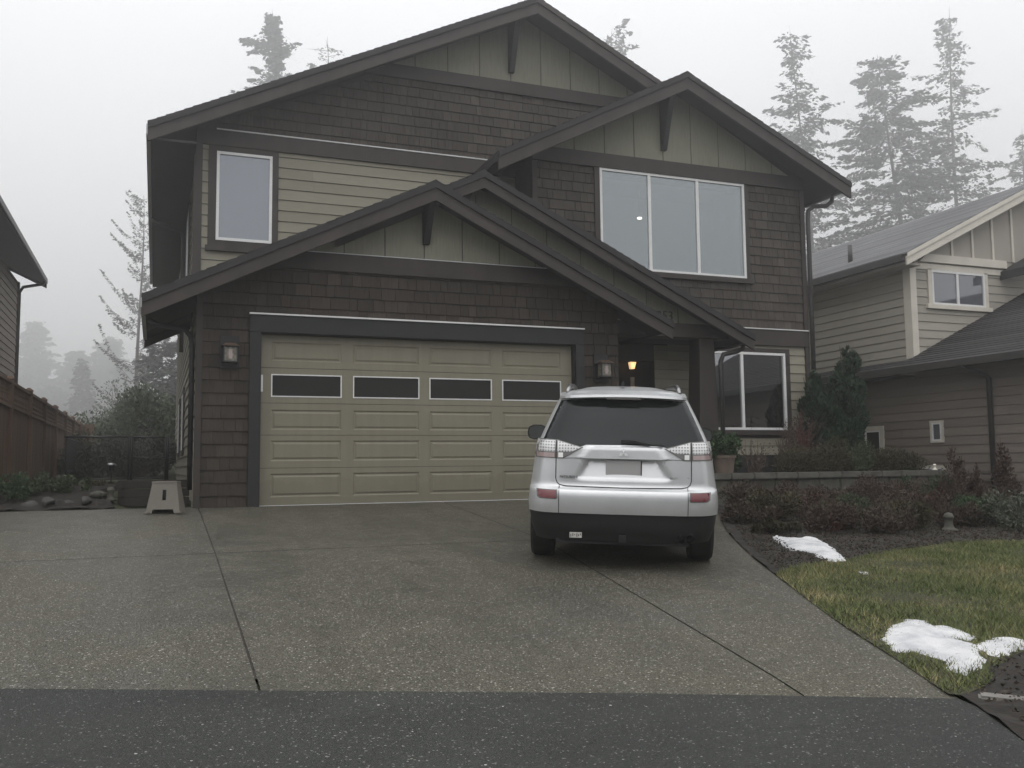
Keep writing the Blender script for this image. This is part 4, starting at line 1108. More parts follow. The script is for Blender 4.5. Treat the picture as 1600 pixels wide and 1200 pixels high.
# ------------------------------------------------------------------ NEIGHBOUR ON THE RIGHT
def right_house():
    H2 = thing('taupe_house', 'taupe sided house with cream trim and grey roof to the right of the brown house', 'house', (13.5, 1.5, -.3))
    X = 13.5; NY = 1.5
    box_obj('foundation', 'foundation', H2, 13.53, 21, -9, 13, -.9, -.09)
    box_obj('skirt_board', 'cream_trim', H2, X-.03, X+.04, -9, 12, -.09, -.04)
    m = MB(); m.box(X+.002, X+.15, -9, 13, -.09, 2.5); m.box(X+.002, X+.15, NY+.15, 13, 2.5, 4.95); m.build('side_wall', 'lap_greige', H2)
    LH = [(2.53, .35, 3.45, 1.215), (.835, .945, 1.078, 1.31), (.83, .0, 1.5, .40)]
    cladding('side_siding', 'lap_greige', H2, [(-9, -.04), (12, -.04), (12, 2.6), (-9, 2.6)], leftw(X), 'lap', .178, -.04, holes=[(h_[0]-.09, h_[1]-.09, h_[2]+.09, h_[3]+.09) for h_ in ()], seed=41)
    cladding('upper_side_siding', 'lap_taupe', H2, [(NY, 2.6), (12, 2.6), (12, 4.9), (NY, 4.9)], leftw(X), 'lap', .178, 2.6, seed=42)
    wall_base('upper_front_wall', 'lap_taupe', H2, [(X+.15, 2.6), (20.8, 2.6), (20.8, 4.9), (17, 6.5), (X+.15, 4.9)], NY, .14)
    cladding('upper_front_siding', 'lap_taupe', H2, [(X+.1, 2.6), (20.8, 2.6), (20.8, 4.82), (X+.1, 4.82)], front(NY), 'lap', .178, 2.6, seed=43)
    cladding('gable_panels', 'lap_panel_pale', H2, [(13.9, 4.95), (20.3, 4.95), (17, 6.55)], front(NY), 'panel', .60, xs0=14.08, seed=44)
    for i in range(8):
        x = 14.08 + .60*i; zt = 4.95 + .47*min(x-13.9, 20.3-x)
        if zt > 5.05: box_obj('gable_batten', 'cream_trim', H2, x-.03, x+.03, NY-.045, NY-.014, 4.95, zt)
    box_obj('corner_board', 'cream_trim', H2, X-.045, X+.12, NY-.045, NY-.001, 2.72, 4.74)
    box_obj('corner_board', 'cream_trim', H2, X-.045, X-.001, NY, NY+.16, 2.70, 4.74)
    m = MB(); m.box(13.62, 16.3, NY-.05, NY-.012, 4.62, 4.745); m.build('frieze_board', 'cream_trim', H2)
    m = MB(); m.xz([(13.70, 4.775), (16.2, 4.775), (16.2, 4.95), (13.9, 4.95)], NY-.10, NY-.013); m.build('gable_beam', 'cream_trim', H2)
    m = MB(); m.box(13.95, 14.05, NY-.05, NY, 3.87, 4.64); m.box(15.56, 15.66, NY-.05, NY, 3.87, 4.64); m.box(13.88, 15.73, NY-.085, NY, 3.78, 3.868); m.box(14.05, 15.56, NY-.049, NY, 4.615, 4.70); m.build('window_casing', 'cream_trim', H2)
    window(H2, 14.05, 15.56, 3.87, 4.615, NY-.005, mull=(14.78,), pane='pane_nb')
    # side windows, framed in cream
    P = leftw(X)
    for (u0, v0, u1, v1), mu in zip(LH, ((2.98,), (), ())):
        m = MB(); cw = .10 if mu else .045
        for a, b, c, d in ((u0-cw, u1+cw, v1, v1+cw), (u0-cw, u1+cw, v0-cw*.8, v0), (u0-cw, u0, v0, v1), (u1, u1+cw, v0, v1)):
            m.box(X-.05, X+.0, a, b, c, d)
        m.build('window_casing', 'cream_trim', H2)
        window(H2, u0, u1, v0, v1, 0, mull=mu, pane='pane_dark' if mu else 'pane_nb', place=P, rec=.032, fw=.03)
    UR = gable_roof('upper_roof', H2, 17.0, 6.79, 13.05, 20.95, .49, .49, 1.1, 13, mat='roof_grey', seed=45, fascia='cream_trim', drop=.27)
    m = MB(); m.box(12.98, 13.07, 1.15, 12.9, 4.68, 4.82); m.build('gutter', 'gutter', UR)
    m = MB(); m.box(13.07, 13.5, 1.2, 12.9, 4.62, 4.66); m.build('eave_soffit', 'lap_panel_pale', UR)
    # front wing with a lower roof
    m = MB(); rng = random.Random(46); s = .474; n = 36
    for i in range(n):
        xa = 12.95 + 4.6*i/n; xb = 12.95 + 4.6*(i+1)/n; za, zb = 2.47 + s*(xa-12.95), 2.47 + s*(xb-12.95)
        yb_ = 12.5 if xb < 13.45 else NY-.03
        m.xz([(xa-.006, za-.03), (xa-.006, za+.014), (xb, zb+.004), (xb, zb-.03)], -9.5, yb_, rng.random())
    WR = m.build('wing_roof', 'roof_shingle', H2)
    m = MB(); m.xz([(12.95, 2.435), (17.5, 2.435+s*4.55), (17.5, 2.33+s*4.55), (12.95, 2.33)], -9.4, NY-.04); m.build('soffit', 'soffit', WR)
    m = MB(); m.box(12.89, 12.965, -9.4, 12.4, 2.34, 2.47); m.build('gutter', 'gutter', WR)
    m = MB(); m.box(12.97, 13.5, NY-.035, 12.4, 2.30, 2.33); m.build('eave_soffit', 'soffit', WR)
    m = MB(); m.tube([(12.93, -.25, 2.35), (12.98, -.28, 2.28), (13.32, -.38, 2.20), (13.42, -.4, 2.10), (13.42, -.4, -.05)], .048, 10); m.build('downspout', 'gutter', H2, smooth=True)
    # small cross gable eave at the frame's edge
    m = MB(); m.xz([(16.05, 4.70), (18.3, 5.8), (18.3, 5.62), (16.05, 4.52)], .75, NY-.02); m.build('entry_roof', 'roof_shingle', H2)
    m = MB(); m.tube([(13.8, 3.6, 5.15), (13.8, 3.6, 5.62)], .055, 12); m.build('vent_pipe', 'gutter', H2, smooth=True)
    fix_children(H2)
right_house()

# ------------------------------------------------------------------ NEIGHBOUR ON THE LEFT
def left_house():
    H3 = thing('dark_house', 'dark sided house at the left edge with its eave overhanging the cedar fence', 'house', (-6, 8, 0))
    m = MB(); m.box(-9, -4.81, 1, 13.25, 0, 5.42); m.build('wall', 'trim_brown', H3)
    cladding('siding', 'lap_greige', H3, [(1, 0), (13.25, 0), (13.25, 5.42), (1, 5.42)], rightw(-4.808), 'lap', .178, 0, seed=51)
    box_obj('corner_board', 'trim_brown', H3, -4.84, -4.76, 13.12, 13.30, 0, 5.42)
    m = MB(); rng = random.Random(52)
    for i in range(24):
        xa, xb = -4.2-.2*i, -4.2-.2*(i+1); za, zb = 5.66+.48*.2*i, 5.66+.48*.2*(i+1)
        m.xz([(xa+.005, za-.03), (xa+.005, za+.014), (xb, zb+.004), (xb, zb-.03)], .5, 13.85, rng.random())
    r = m.build('roof', 'roof_shingle', H3)
    m = MB(); m.xz([(-4.2, 5.63), (-9, 7.93), (-9, 7.8), (-4.2, 5.5)], .55, 13.84); m.build('soffit', 'soffit', r)
    m = MB(); m.xz([(-4.2, 5.655), (-9, 7.96), (-9, 7.72), (-4.2, 5.42)], 13.851, 13.90); m.build('rake_board', 'trim_brown', r)
    m = MB(); m.box(-4.26, -4.17, .6, 13.8, 5.53, 5.65); m.build('gutter', 'gutter', r)
    m = MB(); m.tube([(-4.21, 13.5, 5.54), (-4.25, 13.5, 5.46), (-4.68, 13.22, 5.30), (-4.76, 13.2, 5.15), (-4.76, 13.2, .2)], .042, 8); m.build('downspout', 'gutter', H3, smooth=True)
    fix_children(H3)
left_house()

# ------------------------------------------------------------------ FENCES, GATE, LEFT BED
def cedar_fence():
    F = thing('cedar_fence', 'reddish cedar board fence with lattice top along the left side yard', 'fence', (-3.6, 1, 0))
    rng = random.Random(61); x = -3.6; Y0, Y1 = .9, 18.0
    m = MB(); y = Y0
    while y < Y1:
        w = .14; z0 = float(h(x, y)); m.box(x-.012+rng.uniform(-.003, .003), x+.012, y+.003, y+w, z0+.03, 1.55+rng.uniform(-.004, .004), rng.random()); y += w
    m.build('board_panel', 'cedar', F)
    m = MB(); m.box(x-.03, x+.05, Y0, Y1, 1.552, 1.60); m.box(x-.03, x+.05, Y0, Y1, 1.94, 1.985); m.build('rail', 'cedar', F)
    m = MB(); s = .085; y = Y0
    while y < Y1:
        m.box(x-.008, x-.001, y, y+.03, 1.60, 1.94, rng.random()); y += s
    for z in (1.66, 1.745, 1.83): m.box(x, x+.008, Y0, Y1, z, z+.03, rng.random())
    m.build('lattice', 'cedar', F)
    py = Y0
    while py < Y1+.1:
        m = MB(); m.box(x-.06, x+.065, py-.05, py+.05, float(h(x, py)), 2.02, rng.random()); m.prism([(x-.08, py-.07, 2.02), (x+.085, py-.07, 2.02), (x+.085, py+.07, 2.02), (x-.08, py+.07, 2.02)], [(x-.02, py-.02, 2.075), (x+.02, py-.02, 2.075), (x+.02, py+.02, 2.075), (x-.02, py+.02, 2.075)], .6)
        m.build('post', 'cedar', F); py += 2.44
    m = MB(); q = x+.02
    while q < x+.34: m.box(q, q+.135, 17.985, 18.01, .4, 1.95, rng.uniform(.6, 1)); q += .14
    m.build('return_panel', 'cedar', F)
    fix_children(F)
    B = thing('slat_fence', 'black slatted screen standing in front of the cedar fence by the gate', 'fence', (-3.2, 10, .3))
    m = MB(); y = 8.9
    while y < 13.6: m.box(-3.21, -3.19, y, y+.17, .3, 1.235, rng.random()); y += .21
    m.build('slats', 'slat_black', B)
    m = MB(); m.box(-3.235, -3.165, 8.8, 13.7, 1.236, 1.27); m.box(-3.185, -3.165, 8.8, 13.7, .5, .54); m.build('rail', 'black_metal', B)
    fix_children(B)
    G = thing('wire_gate', 'black metal framed wire gate closing the left side yard', 'gate', (-1.9, 8, .3))
    for gx in (-1.90, -1.845, -1.16, -1.12):
        m = MB(); m.tube([(gx, 8, .28), (gx, 8, 1.25)], .026, 10); m.build('gate_post', 'black_metal', G, smooth=True)
    m = MB(); m.tube([(-3.16, 8, 1.235), (-1.9, 8, 1.235)], .02, 8); m.tube([(-1.84, 8, 1.225), (-1.16, 8, 1.225)], .02, 8); m.tube([(-1.84, 8, .79), (-1.16, 8, .79)], .014, 8); m.tube([(-1.84, 8, .34), (-1.16, 8, .34)], .018, 8); m.tube([(-3.16, 8, .34), (-1.9, 8, .34)], .014, 8)
    m.build('frame', 'black_metal', G, smooth=True)
    m = MB(); d = .0035
    for x0, x1 in ((-3.16, -1.9), (-1.84, -1.16)):
        xx = x0 - .9
        while xx < x1:
            for sg in (1, -1):
                a0, a1 = (xx, .34), (xx+.9, 1.23)
                if sg == -1: a0, a1 = (xx, 1.23), (xx+.9, .34)
                t0 = max(0, (x0-a0[0])/.9); t1 = min(1, (x1-a0[0])/.9)
                if t1 > t0:
                    p = (a0[0]+.9*t0, a0[1]+(a1[1]-a0[1])*t0); q = (a0[0]+.9*t1, a0[1]+(a1[1]-a0[1])*t1)
                    m.tube([(p[0], 8+.004*sg, p[1]), (q[0], 8+.004*sg, q[1])], .0022, 3, cap=False)
            xx += .075
    m.build('wire_mesh', 'black_metal', G)
    fix_children(G)
cedar_fence()

def hf(x, y): return float(h(x, y))
# raised bed left of the garage with a timber edge
sheet('side_bed', [(-6, .27), (-1.88, .27), (-1.88, 1.9), (-6, 1.9)], 'soil', .02, .15, rough=.02)
m = MB()
for i in range(3): m.box(-1.80-.0*i, -.9, .90, 1.02, .015+.125*i, .13+.125*i, .3+.2*i); m.box(-1.86, -1.80+.0, .86, 1.6, .015+.125*i, .132+.125*i, .2+.2*i)
o = m.build('timber_wall', 'timber', bevel=.006); tag(o, 'low wall of dark stacked timbers behind the step stool', 'retaining wall')

def rock(name, label, p, r, seed, mat='rock', group=None, sq=.65):
    rng = np.random.RandomState(seed); bm = bmesh.new(); bmesh.ops.create_icosphere(bm, subdivisions=3, radius=1)
    dirs = rng.normal(size=(7, 3)); dirs /= np.linalg.norm(dirs, axis=1, keepdims=True); lim = rng.uniform(.55, .85, 7)
    for v in bm.verts:
        c = np.array(v.co)
        for d, l in zip(dirs, lim):
            k = c.dot(d)
            if k > l: c = c - d*(k-l)*.85
        c = c*(1 + .05*math.sin(c[0]*9+seed)*math.cos(c[1]*7)); v.co = Vector((c[0]*r, c[1]*r*.8, c[2]*r*sq))
    me = bpy.data.meshes.new(name); bm.to_mesh(me); bm.free(); me.materials.append(M[mat])
    o = link(bpy.data.objects.new(name, me)); o.location = p; o.rotation_euler = (0, 0, seed*1.7); tag(o, label, 'rock', group)
    return o
for i, (x, y, r) in enumerate([(-2.95, .55, .13), (-2.70, .48, .11), (-2.45, .60, .12), (-2.25, .5, .10), (-2.58, .85, .12)]):
    rock('garden_rock', 'dark weathered rock lying under the low plants left of the timber wall', (x, y, .06+.06*(i % 2)), r, 70+i, 'rock', 'dark rocks along the left bed')
rock('garden_rock', 'pale grey slanted rock in the bed between the dark rocks and path light', (-2.12, .75, .20), .13, 78, 'stone', None, .5)
def stack_stone(name, label, x, y, z0, s, mat='stone_pale'):
    m = MB(); m.lathe([(0, z0), (.11*s, z0), (.115*s, z0+.028*s), (.07*s, z0+.045*s), (.055*s, z0+.07*s), (.05*s, z0+.17*s), (.066*s, z0+.18*s), (.066*s, z0+.195*s), (.045*s, z0+.235*s), (0, z0+.25*s)], x, y, 16)
    o = m.build(name, mat, smooth=True); return tag(o, label, 'ornament')
stack_stone('garden_ornament', 'small grey stone ornament at the left end of the timber wall', -1.95, .80, .10, .8, 'stone')
t = thing('path_light', 'short black path light on a stake in the left bed', 'garden light', (-1.98, 1.5, .26))
m = MB(); m.tube([(0, 0, .0), (0, 0, .26)], .011, 8); m.build('stake', 'black_metal', t)
m = MB(); m.lathe([(0, .26), (.03, .26), (.045, .33), (.045, .345), (0, .345)], 0, 0, 14); m.build('lamp_body', 'black_metal', t, smooth=False)
m = MB(); m.lathe([(0, .346), (.065, .346), (.062, .362), (.03, .375), (0, .378)], 0, 0, 16); m.build('lamp_cap', 'steel', t)
# step stool
def stool():
    t = thing('step_stool', 'beige plastic step stool standing at the garage corner', 'step stool', (-1.23, -.55, hf(-1.23, -.55)+.004), rad(-16))
    m = MB(); zt = .385
    def side(y, yt, lean):
        b, tp = .215, .155
        P = [(-b, y, 0), (-b+.06, y, 0), (-b+.075, y, .045), (b-.075, y, .045), (b-.06, y, 0), (b, y, 0), (tp, yt, zt), (-tp, yt, zt)]
        return P
    # front board with a tall hand slot: built as strips around the slot
    sx0, sx1, sz0, sz1 = -.018, .030, .165, .300
    def X(z, s): return s*(.215 + (.155-.215)*z/zt)
    def Yf(z): return -.15 + .06*z/zt
    def strip(x0a, x1a, z0, x0b, x1b, z1): m.prism([(x0a, Yf(z0), z0), (x1a, Yf(z0), z0), (x1b, Yf(z1), z1), (x0b, Yf(z1), z1)], [(x0a, Yf(z0)+.02, z0), (x1a, Yf(z0)+.02, z0), (x1b, Yf(z1)+.02, z1), (x0b, Yf(z1)+.02, z1)])
    strip(X(0, -1), X(0, -1)+.075, 0, X(.05, -1), X(.05, -1)+.08, .05); strip(X(0, 1)-.075, X(0, 1), 0, X(.05, 1)-.08, X(.05, 1), .05)
    strip(X(.05, -1), X(.05, 1), .05, X(sz0, -1), X(sz0, 1), sz0); strip(X(sz0, -1), sx0, sz0, X(sz1, -1), sx0, sz1); strip(sx1, X(sz0, 1), sz0, sx1, X(sz1, 1), sz1); strip(X(sz1, -1), X(sz1, 1), sz1, X(zt, -1), X(zt, 1), zt)
    m.prism([(-.215, .15, 0), (.215, .15, 0), (.155, .09, zt), (-.155, .09, zt)], [(-.215, .13, 0), (.215, .13, 0), (.155, .07, zt), (-.155, .07, zt)])
    for s in (-1, 1): m.prism([(s*.214, -.13, 0), (s*.214, .13, 0), (s*.154, .07, zt), (s*.154, -.07, zt)], [(s*.196, -.13, 0), (s*.196, .13, 0), (s*.136, .07, zt), (s*.136, -.07, zt)])
    m.build('leg_frame', 'stool_plastic', t)
    m = MB(); P = [(-.165, -.10), (.165, -.10), (.165, .10), (-.165, .10)]
    m.prism([(x, y, zt+.001) for x, y in P], [(x*.96, y*.96, zt+.026) for x, y in P]); m.build('top_step', 'stool_plastic', t, bevel=.006)
    for fx in (-.235, .165): box_obj('foot', 'stool_plastic', t, fx, fx+.07, -.175, -.12, .0, .018)
    o = box_obj('slot_shade', 'seam', t, -.016, .028, -.098, -.094, .168, .298)  # black sheet across the open slot stands for its shaded inside
stool()

# ------------------------------------------------------------------ RIGHT GARDEN
def stone_wall():
    t = thing('stone_wall', 'low grey block retaining wall with flat cap right of the car', 'retaining wall', (8.6, -1.6, 0))
    rng = random.Random(81); m = MB(); zt = .285; xa, xb, y = 6.28, 10.95, -1.62
    for c in range(4):
        z1 = zt - .20*c; z0 = z1 - .196; x = xa - (.2 if c % 2 else 0)
        while x < xb:
            w = rng.choice((.40, .30, .42)); x1 = min(xb, x+w)
            d = rng.uniform(0, .02); x0 = max(xa, x)
            if x1 - x0 > .05: m.box(x0+.004, x1-.004, y-d-.02*c*0, y+.30, z0, z1, rng.random())
            x += w
    m.build('block_course', 'stone', t, bevel=.012)
    m = MB(); x = xa-.03
    while x < xb:
        w = rng.choice((.46, .40)); m.box(x+.003, min(x+w, xb+.05)-.003, y-.055+rng.uniform(-.006, .006), y+.34, zt+.003, zt+.098, rng.random()); x += w
    m.build('cap_stone', 'stone_cap', t, bevel=.012)
    m = MB()
    for c in range(4): m.box(xa+.03, xa+.3, y+.3, 1.1, zt-.20*c-.196, zt-.2*c)
    m.build('return_course', 'stone', t, bevel=.01)
    fix_children(t)
stone_wall()
sheet('planting_bed', [(6.3, -1.45), (11.0, -1.45), (13.3, -1.2), (13.3, 1.15), (6.5, 1.15)], 'soil', .0, .2, zf=lambda x, y: .30 + (-.02 if x > 11 else 0), rough=.02)
m = MB(); m.prism([(2.66, -9.74, -.82), (2.74, -9.66, -.82), (4.40, -11.44, -.82), (4.32, -11.52, -.82)], [(2.66, -9.74, -.688), (2.74, -9.66, -.688), (4.40, -11.44, -.735), (4.32, -11.52, -.735)])
o = m.build('kerb', 'kerb', bevel=.012); tag(o, 'flat grey stone edging strip by the road at the lower right', 'kerb')
o['label'] = 'flat grey stone edging strip between soil and road at the lower right'
stack_stone('garden_ornament', 'small grey stone ornament under the shrubs beyond the lawn', 7.85, -4.62, hf(7.85, -4.62), .95, 'stone')
stack_stone('garden_ornament', 'tiny pale ornament on the right end of the wall cap', 10.75, -1.6, .385, .42, 'cream_trim')

# leaf clouds ---------------------------------------------------------------
def shrub(name, label, x, y, z, rx, ry, rz, mat, n, size, seed, stems=10, stem_mat='twig', cat='shrub', group=None, clumps=9, spread=.75, shape='dome', elong=2.0, stem_r=.006, leaf_up=1.0):
    rng = np.random.RandomState(seed); t = thing(name, label, cat, (x, y, z), 0, group)
    if shape == 'dome':
        th = rng.uniform(0, 2*np.pi, clumps); ph = rng.uniform(.05, 1, clumps); rr = rng.uniform(.35, 1, clumps)**.6
        C0 = np.stack([rx*spread*rr*np.cos(th)*np.sqrt(1-(ph*.8)**2), ry*spread*rr*np.sin(th)*np.sqrt(1-(ph*.8)**2), rz*(.18+.66*ph*rr)], 1)
        cr = rng.uniform(.26, .48, clumps)*min(rx, ry, rz*.9)
    elif shape == 'column':
        f = np.linspace(.06, .97, clumps); th = rng.uniform(0, 2*np.pi, clumps); w = np.sin(np.clip(f*.9+.22, 0, 1)*np.pi)**.55
        C0 = np.stack([rx*.52*w*np.cos(th), ry*.52*w*np.sin(th), rz*f], 1); cr = rx*.62*w*rng.uniform(.75, 1.1, clumps)
    elif shape == 'cone':
        f = np.linspace(.05, .96, clumps); th = rng.uniform(0, 2*np.pi, clumps); w = (1-f)**.8+.10
        C0 = np.stack([rx*.55*w*np.cos(th), ry*.55*w*np.sin(th), rz*f], 1); cr = rx*.6*w*rng.uniform(.7, 1.1, clumps)+.02
    pick = rng.choice(clumps, n, p=(cr**2)/(cr**2).sum()); d = rng.normal(size=(n, 3)); d /= np.linalg.norm(d, axis=1, keepdims=True)
    rad_ = rng.uniform(0, 1, n)**.45
    vs = 1.25 if shape != 'dome' else .95
    Pp = C0[pick] + d*(cr[pick]*rad_)[:, None]*np.array([1, 1, vs])
    Pp[:, 2] = np.maximum(Pp[:, 2], .01)
    L = size*rng.uniform(.55, 1.35, n)
    dirs = None
    if shape in ('column', 'cone'):
        dirs = d + np.array([0, 0, 1.3]) + rng.normal(size=(n, 3))*.4
    else: dirs = d*.8 + np.array([0, 0, leaf_up*.5]) + rng.normal(size=(n, 3))*.6
    V, F = quads(rng, Pp, L, L/elong, dirs=dirs)
    tint = np.clip(rng.uniform(0, 1, n)*.6 + rng.uniform(0, 1, clumps)[pick]*.45, 0, 1)
    obj_np('foliage', V, F, mat, t, tint=tint)
    m = MB()
    for k in range(stems):
        c = C0[rng.randint(clumps)]; top = c*rng.uniform(.8, 1.15) + np.array([0, 0, rz*.12*rng.uniform(0, 1)])
        b = np.array([rng.normal()*rx*.08, rng.normal()*ry*.08, 0]); mid = b*.5 + top*.5 + np.array([rng.normal()*rx*.06, rng.normal()*ry*.06, rz*.06])
        r0 = stem_r*rng.uniform(.7, 1.5); m.tube([tuple(b), tuple(mid), tuple(top)], [r0, r0*.7, r0*.3], 5)
        for q in range(2):
            s2 = mid + rng.normal(size=3)*np.array([rx, ry, rz])*.22; s2[2] = abs(s2[2]) + rz*.1
            m.tube([tuple(mid), tuple(s2)], [r0*.5, r0*.2], 4)
    m.build('stem', stem_mat, t)
    return t
# planting above the wall
for i, (x, y, rx, rz, mt) in enumerate([(8.45, -.95, .45, .34, 'leaf_heather'), (9.0, -1.0, .50, .42, 'leaf_heather'), (9.55, -.95, .50, .40, 'leaf_bush'), (10.1, -1.0, .48, .36, 'leaf_heather'), (10.55, -1.05, .38, .30, 'leaf_heather')]):
    shrub('heather', ['low twiggy heather on the wall beside the bare red shrub', 'olive heather mound above the wall left of the cedars', 'greenest low mound above the wall, before the basement window', 'brownish heather mound above the wall under the small window', 'small heather at the right end of the stone wall'][i], x, y, .29, rx*1.1, .45, rz*1.65, mt, 7500, .05, 100+i, stems=26, cat='plant', group='low plants above the stone wall', clumps=16, elong=4, leaf_up=2)
shrub('red_shrub', 'tall bare reddish shrub in front of the lower window', 9.55, .25, .29, .60, .45, 1.30, 'leaf_red', 900, .045, 111, stems=46, stem_mat='twig_red', clumps=22, stem_r=.008)
shrub('bare_shrub', 'leafless brown twigs rising beside the terracotta pot', 7.75, -.75, .29, .42, .35, .75, 'leaf_brown', 160, .04, 112, stems=34, clumps=16, stem_r=.007)
shrub('bare_shrub', 'thin leafless sapling against the lower window frame', 9.05, .1, .29, .34, .3, 1.25, 'leaf_brown', 140, .04, 113, stems=20, clumps=12, stem_r=.009)
for i, (x, y, rz, r) in enumerate([(10.30, .75, 2.30, .40), (10.66, .45, 2.45, .38), (10.98, .62, 2.85, .40)]):
    shrub('cedar_shrub', ['shortest cedar column, touching the corner of the brown house', 'tallest cedar column with the pointed top', 'right hand cedar column against the taupe siding'][i], x, y, .27, r, r, rz, 'leaf_cedar', 19000, .095, 120+i, stems=5, stem_mat='bark', group='cedar columns at the house corner', clumps=26, shape='column', elong=2.6, stem_r=.02)
t = thing('potted_plant', 'leafy green plant in a brown pot on the wall beside the car', 'potted plant', (6.75, -1.42, .385))
m = MB(); m.lathe([(0, 0), (.13, 0), (.165, .23), (.185, .23), (.185, .27), (.16, .27), (.15, .24), (0, .235)], 0, 0, 24); m.build('pot', 'terracotta', t, smooth=False)
p = shrub('leaves', None, 0, 0, .23, .30, .28, .34, 'leaf_holly', 2600, .055, 130, stems=9, cat=None, clumps=12, elong=1.7); p.parent = t
for ch in list(COL.objects):
    if ch.parent == p:
        ch.parent = t; ch.location = (0, 0, .23); ch.name = 'leaves' if ch.name.startswith('foliage') else 'stalk'
bpy.data.objects.remove(p)
shrub('porch_shrub', 'dark leafy shrub by the porch column behind the potted plant', 7.3, -.55, .29, .42, .36, .85, 'leaf_holly', 2600, .06, 131, stems=14, clumps=14, elong=1.8)
# shrubs on the slope under the wall
SL_SH = [(6.55, -2.35, .42, .55, 'leaf_brown', 'brown twiggy shrub at the walkway edge right of the car'),
 (7.0, -2.75, .50, .55, 'leaf_red', 'rusty red shrub below the left part of the stone wall'),
 (6.25, -3.25, .48, .42, 'leaf_heather', 'dark olive shrub beside the driveway edge behind the car'),
 (7.65, -2.55, .50, .50, 'leaf_brown', 'brown winter shrub below the middle of the wall'),
 (8.15, -2.9, .48, .52, 'leaf_red', 'dull red shrub right of the brown winter shrub'),
 (7.1, -3.6, .50, .40, 'leaf_bush', 'green tinged low shrub behind the nearer snow patch'),
 (8.75, -2.6, .50, .58, 'leaf_red', 'reddest barberry shrub below the right part of the wall'),
 (7.85, -3.65, .48, .42, 'leaf_brown', 'low brown shrub at the lawn side of the bed'),
 (8.6, -3.55, .45, .45, 'leaf_red', 'small reddish shrub left of the stone ornament'),
 (9.35, -2.75, .48, .66, 'leaf_holly', 'dark green shrub hiding the right end of the wall'),
 (9.9, -2.35, .42, .60, 'leaf_brown', 'twiggy brown shrub past the end of the wall'),
 (8.9, -4.1, .42, .40, 'leaf_holly', 'dark low shrub right of the stone ornament'),
 (6.35, -4.3, .40, .40, 'leaf_red', 'dusky red twiggy shrub right behind the narrow snow patch'),
 (6.95, -4.55, .42, .36, 'leaf_brown', 'brown twiggy shrub at the lawn edge, right of the dusky red one'),
 (7.45, -4.25, .40, .38, 'leaf_heather', 'olive twiggy shrub at the lawn edge left of the stone ornament'),
 (8.3, -4.35, .38, .36, 'leaf_brown', 'brown shrub at the lawn edge right of the stone ornament'),
 (5.85, -3.35, .40, .34, 'leaf_brown', 'low dry brown shrub at the walkway beside the car wheel'),
 (5.55, -4.25, .30, .16, 'leaf_heather', 'flat dark ground plant left of the nearer snow patch')]
for i, (x, y, r, hh, mt, lb) in enumerate(SL_SH):
    shrub('garden_shrub', lb, x, y, hf(x, y)+.01, r*1.22, r*1.05, hh*(.80 if y > -3.1 else .95), mt, 4200, .045, 140+i, stems=90, stem_mat='twig_red' if mt == 'leaf_red' else 'twig', group='shrubs on the slope below the stone wall', clumps=18, elong=2.6, leaf_up=1.6)
shrub('red_conical_shrub', 'reddish brown upright shrub nearest the small basement window', 9.5, -3.2, -.25, .30, .28, 1.0, 'leaf_red', 2600, .045, 160, stems=14, stem_mat='twig_red', group='upright reddish shrubs by the taupe house', clumps=20, shape='cone')
shrub('red_conical_shrub', 'reddish brown upright shrub under the dark downspout', 10.15, -3.45, -.25, .27, .26, 1.05, 'leaf_red', 2600, .045, 161, stems=14, stem_mat='twig_red', group='upright reddish shrubs by the taupe house', clumps=20, shape='cone')
shrub('red_conical_shrub', 'smaller reddish upright shrub leaning on the first one', 9.72, -3.35, -.25, .20, .2, .72, 'leaf_red', 1500, .045, 162, stems=9, stem_mat='twig_red', group='upright reddish shrubs by the taupe house', clumps=14, shape='cone')
shrub('round_shrub', 'rounded grey green shrub at the right edge beyond the lawn', 9.1, -4.75, -.40, .72, .6, .62, 'leaf_grey', 6500, .05, 163, stems=30, clumps=26, elong=3)
shrub('garden_shrub', 'brown twiggy shrub between the two upright reddish shrubs', 10.2, -2.9, -.25, .6, .5, .45, 'leaf_brown', 2600, .045, 164, stems=30, clumps=18, elong=2.6)
# left bed plants
for i, (x, y, rx, rz, mt, lb) in enumerate([(-3.35, .75, .45, .55, 'leaf_holly', 'dark clipped bush at the left edge by the driveway'), (-2.95, 1.15, .42, .30, 'leaf_bush', 'low green plant right of the dark clipped bush'), (-2.45, 1.2, .42, .26, 'leaf_bush', 'low spreading plant under the black slatted screen'), (-2.1, 1.5, .30, .18, 'leaf_heather', 'small tuft beside the path light')]):
    shrub('bed_plant', lb, x, y, .05 if i == 0 else .2, rx, .4, rz, mt, 3000, .045, 170+i, stems=12, cat='plant', group='low plants in the left bed', clumps=14, elong=2.2)

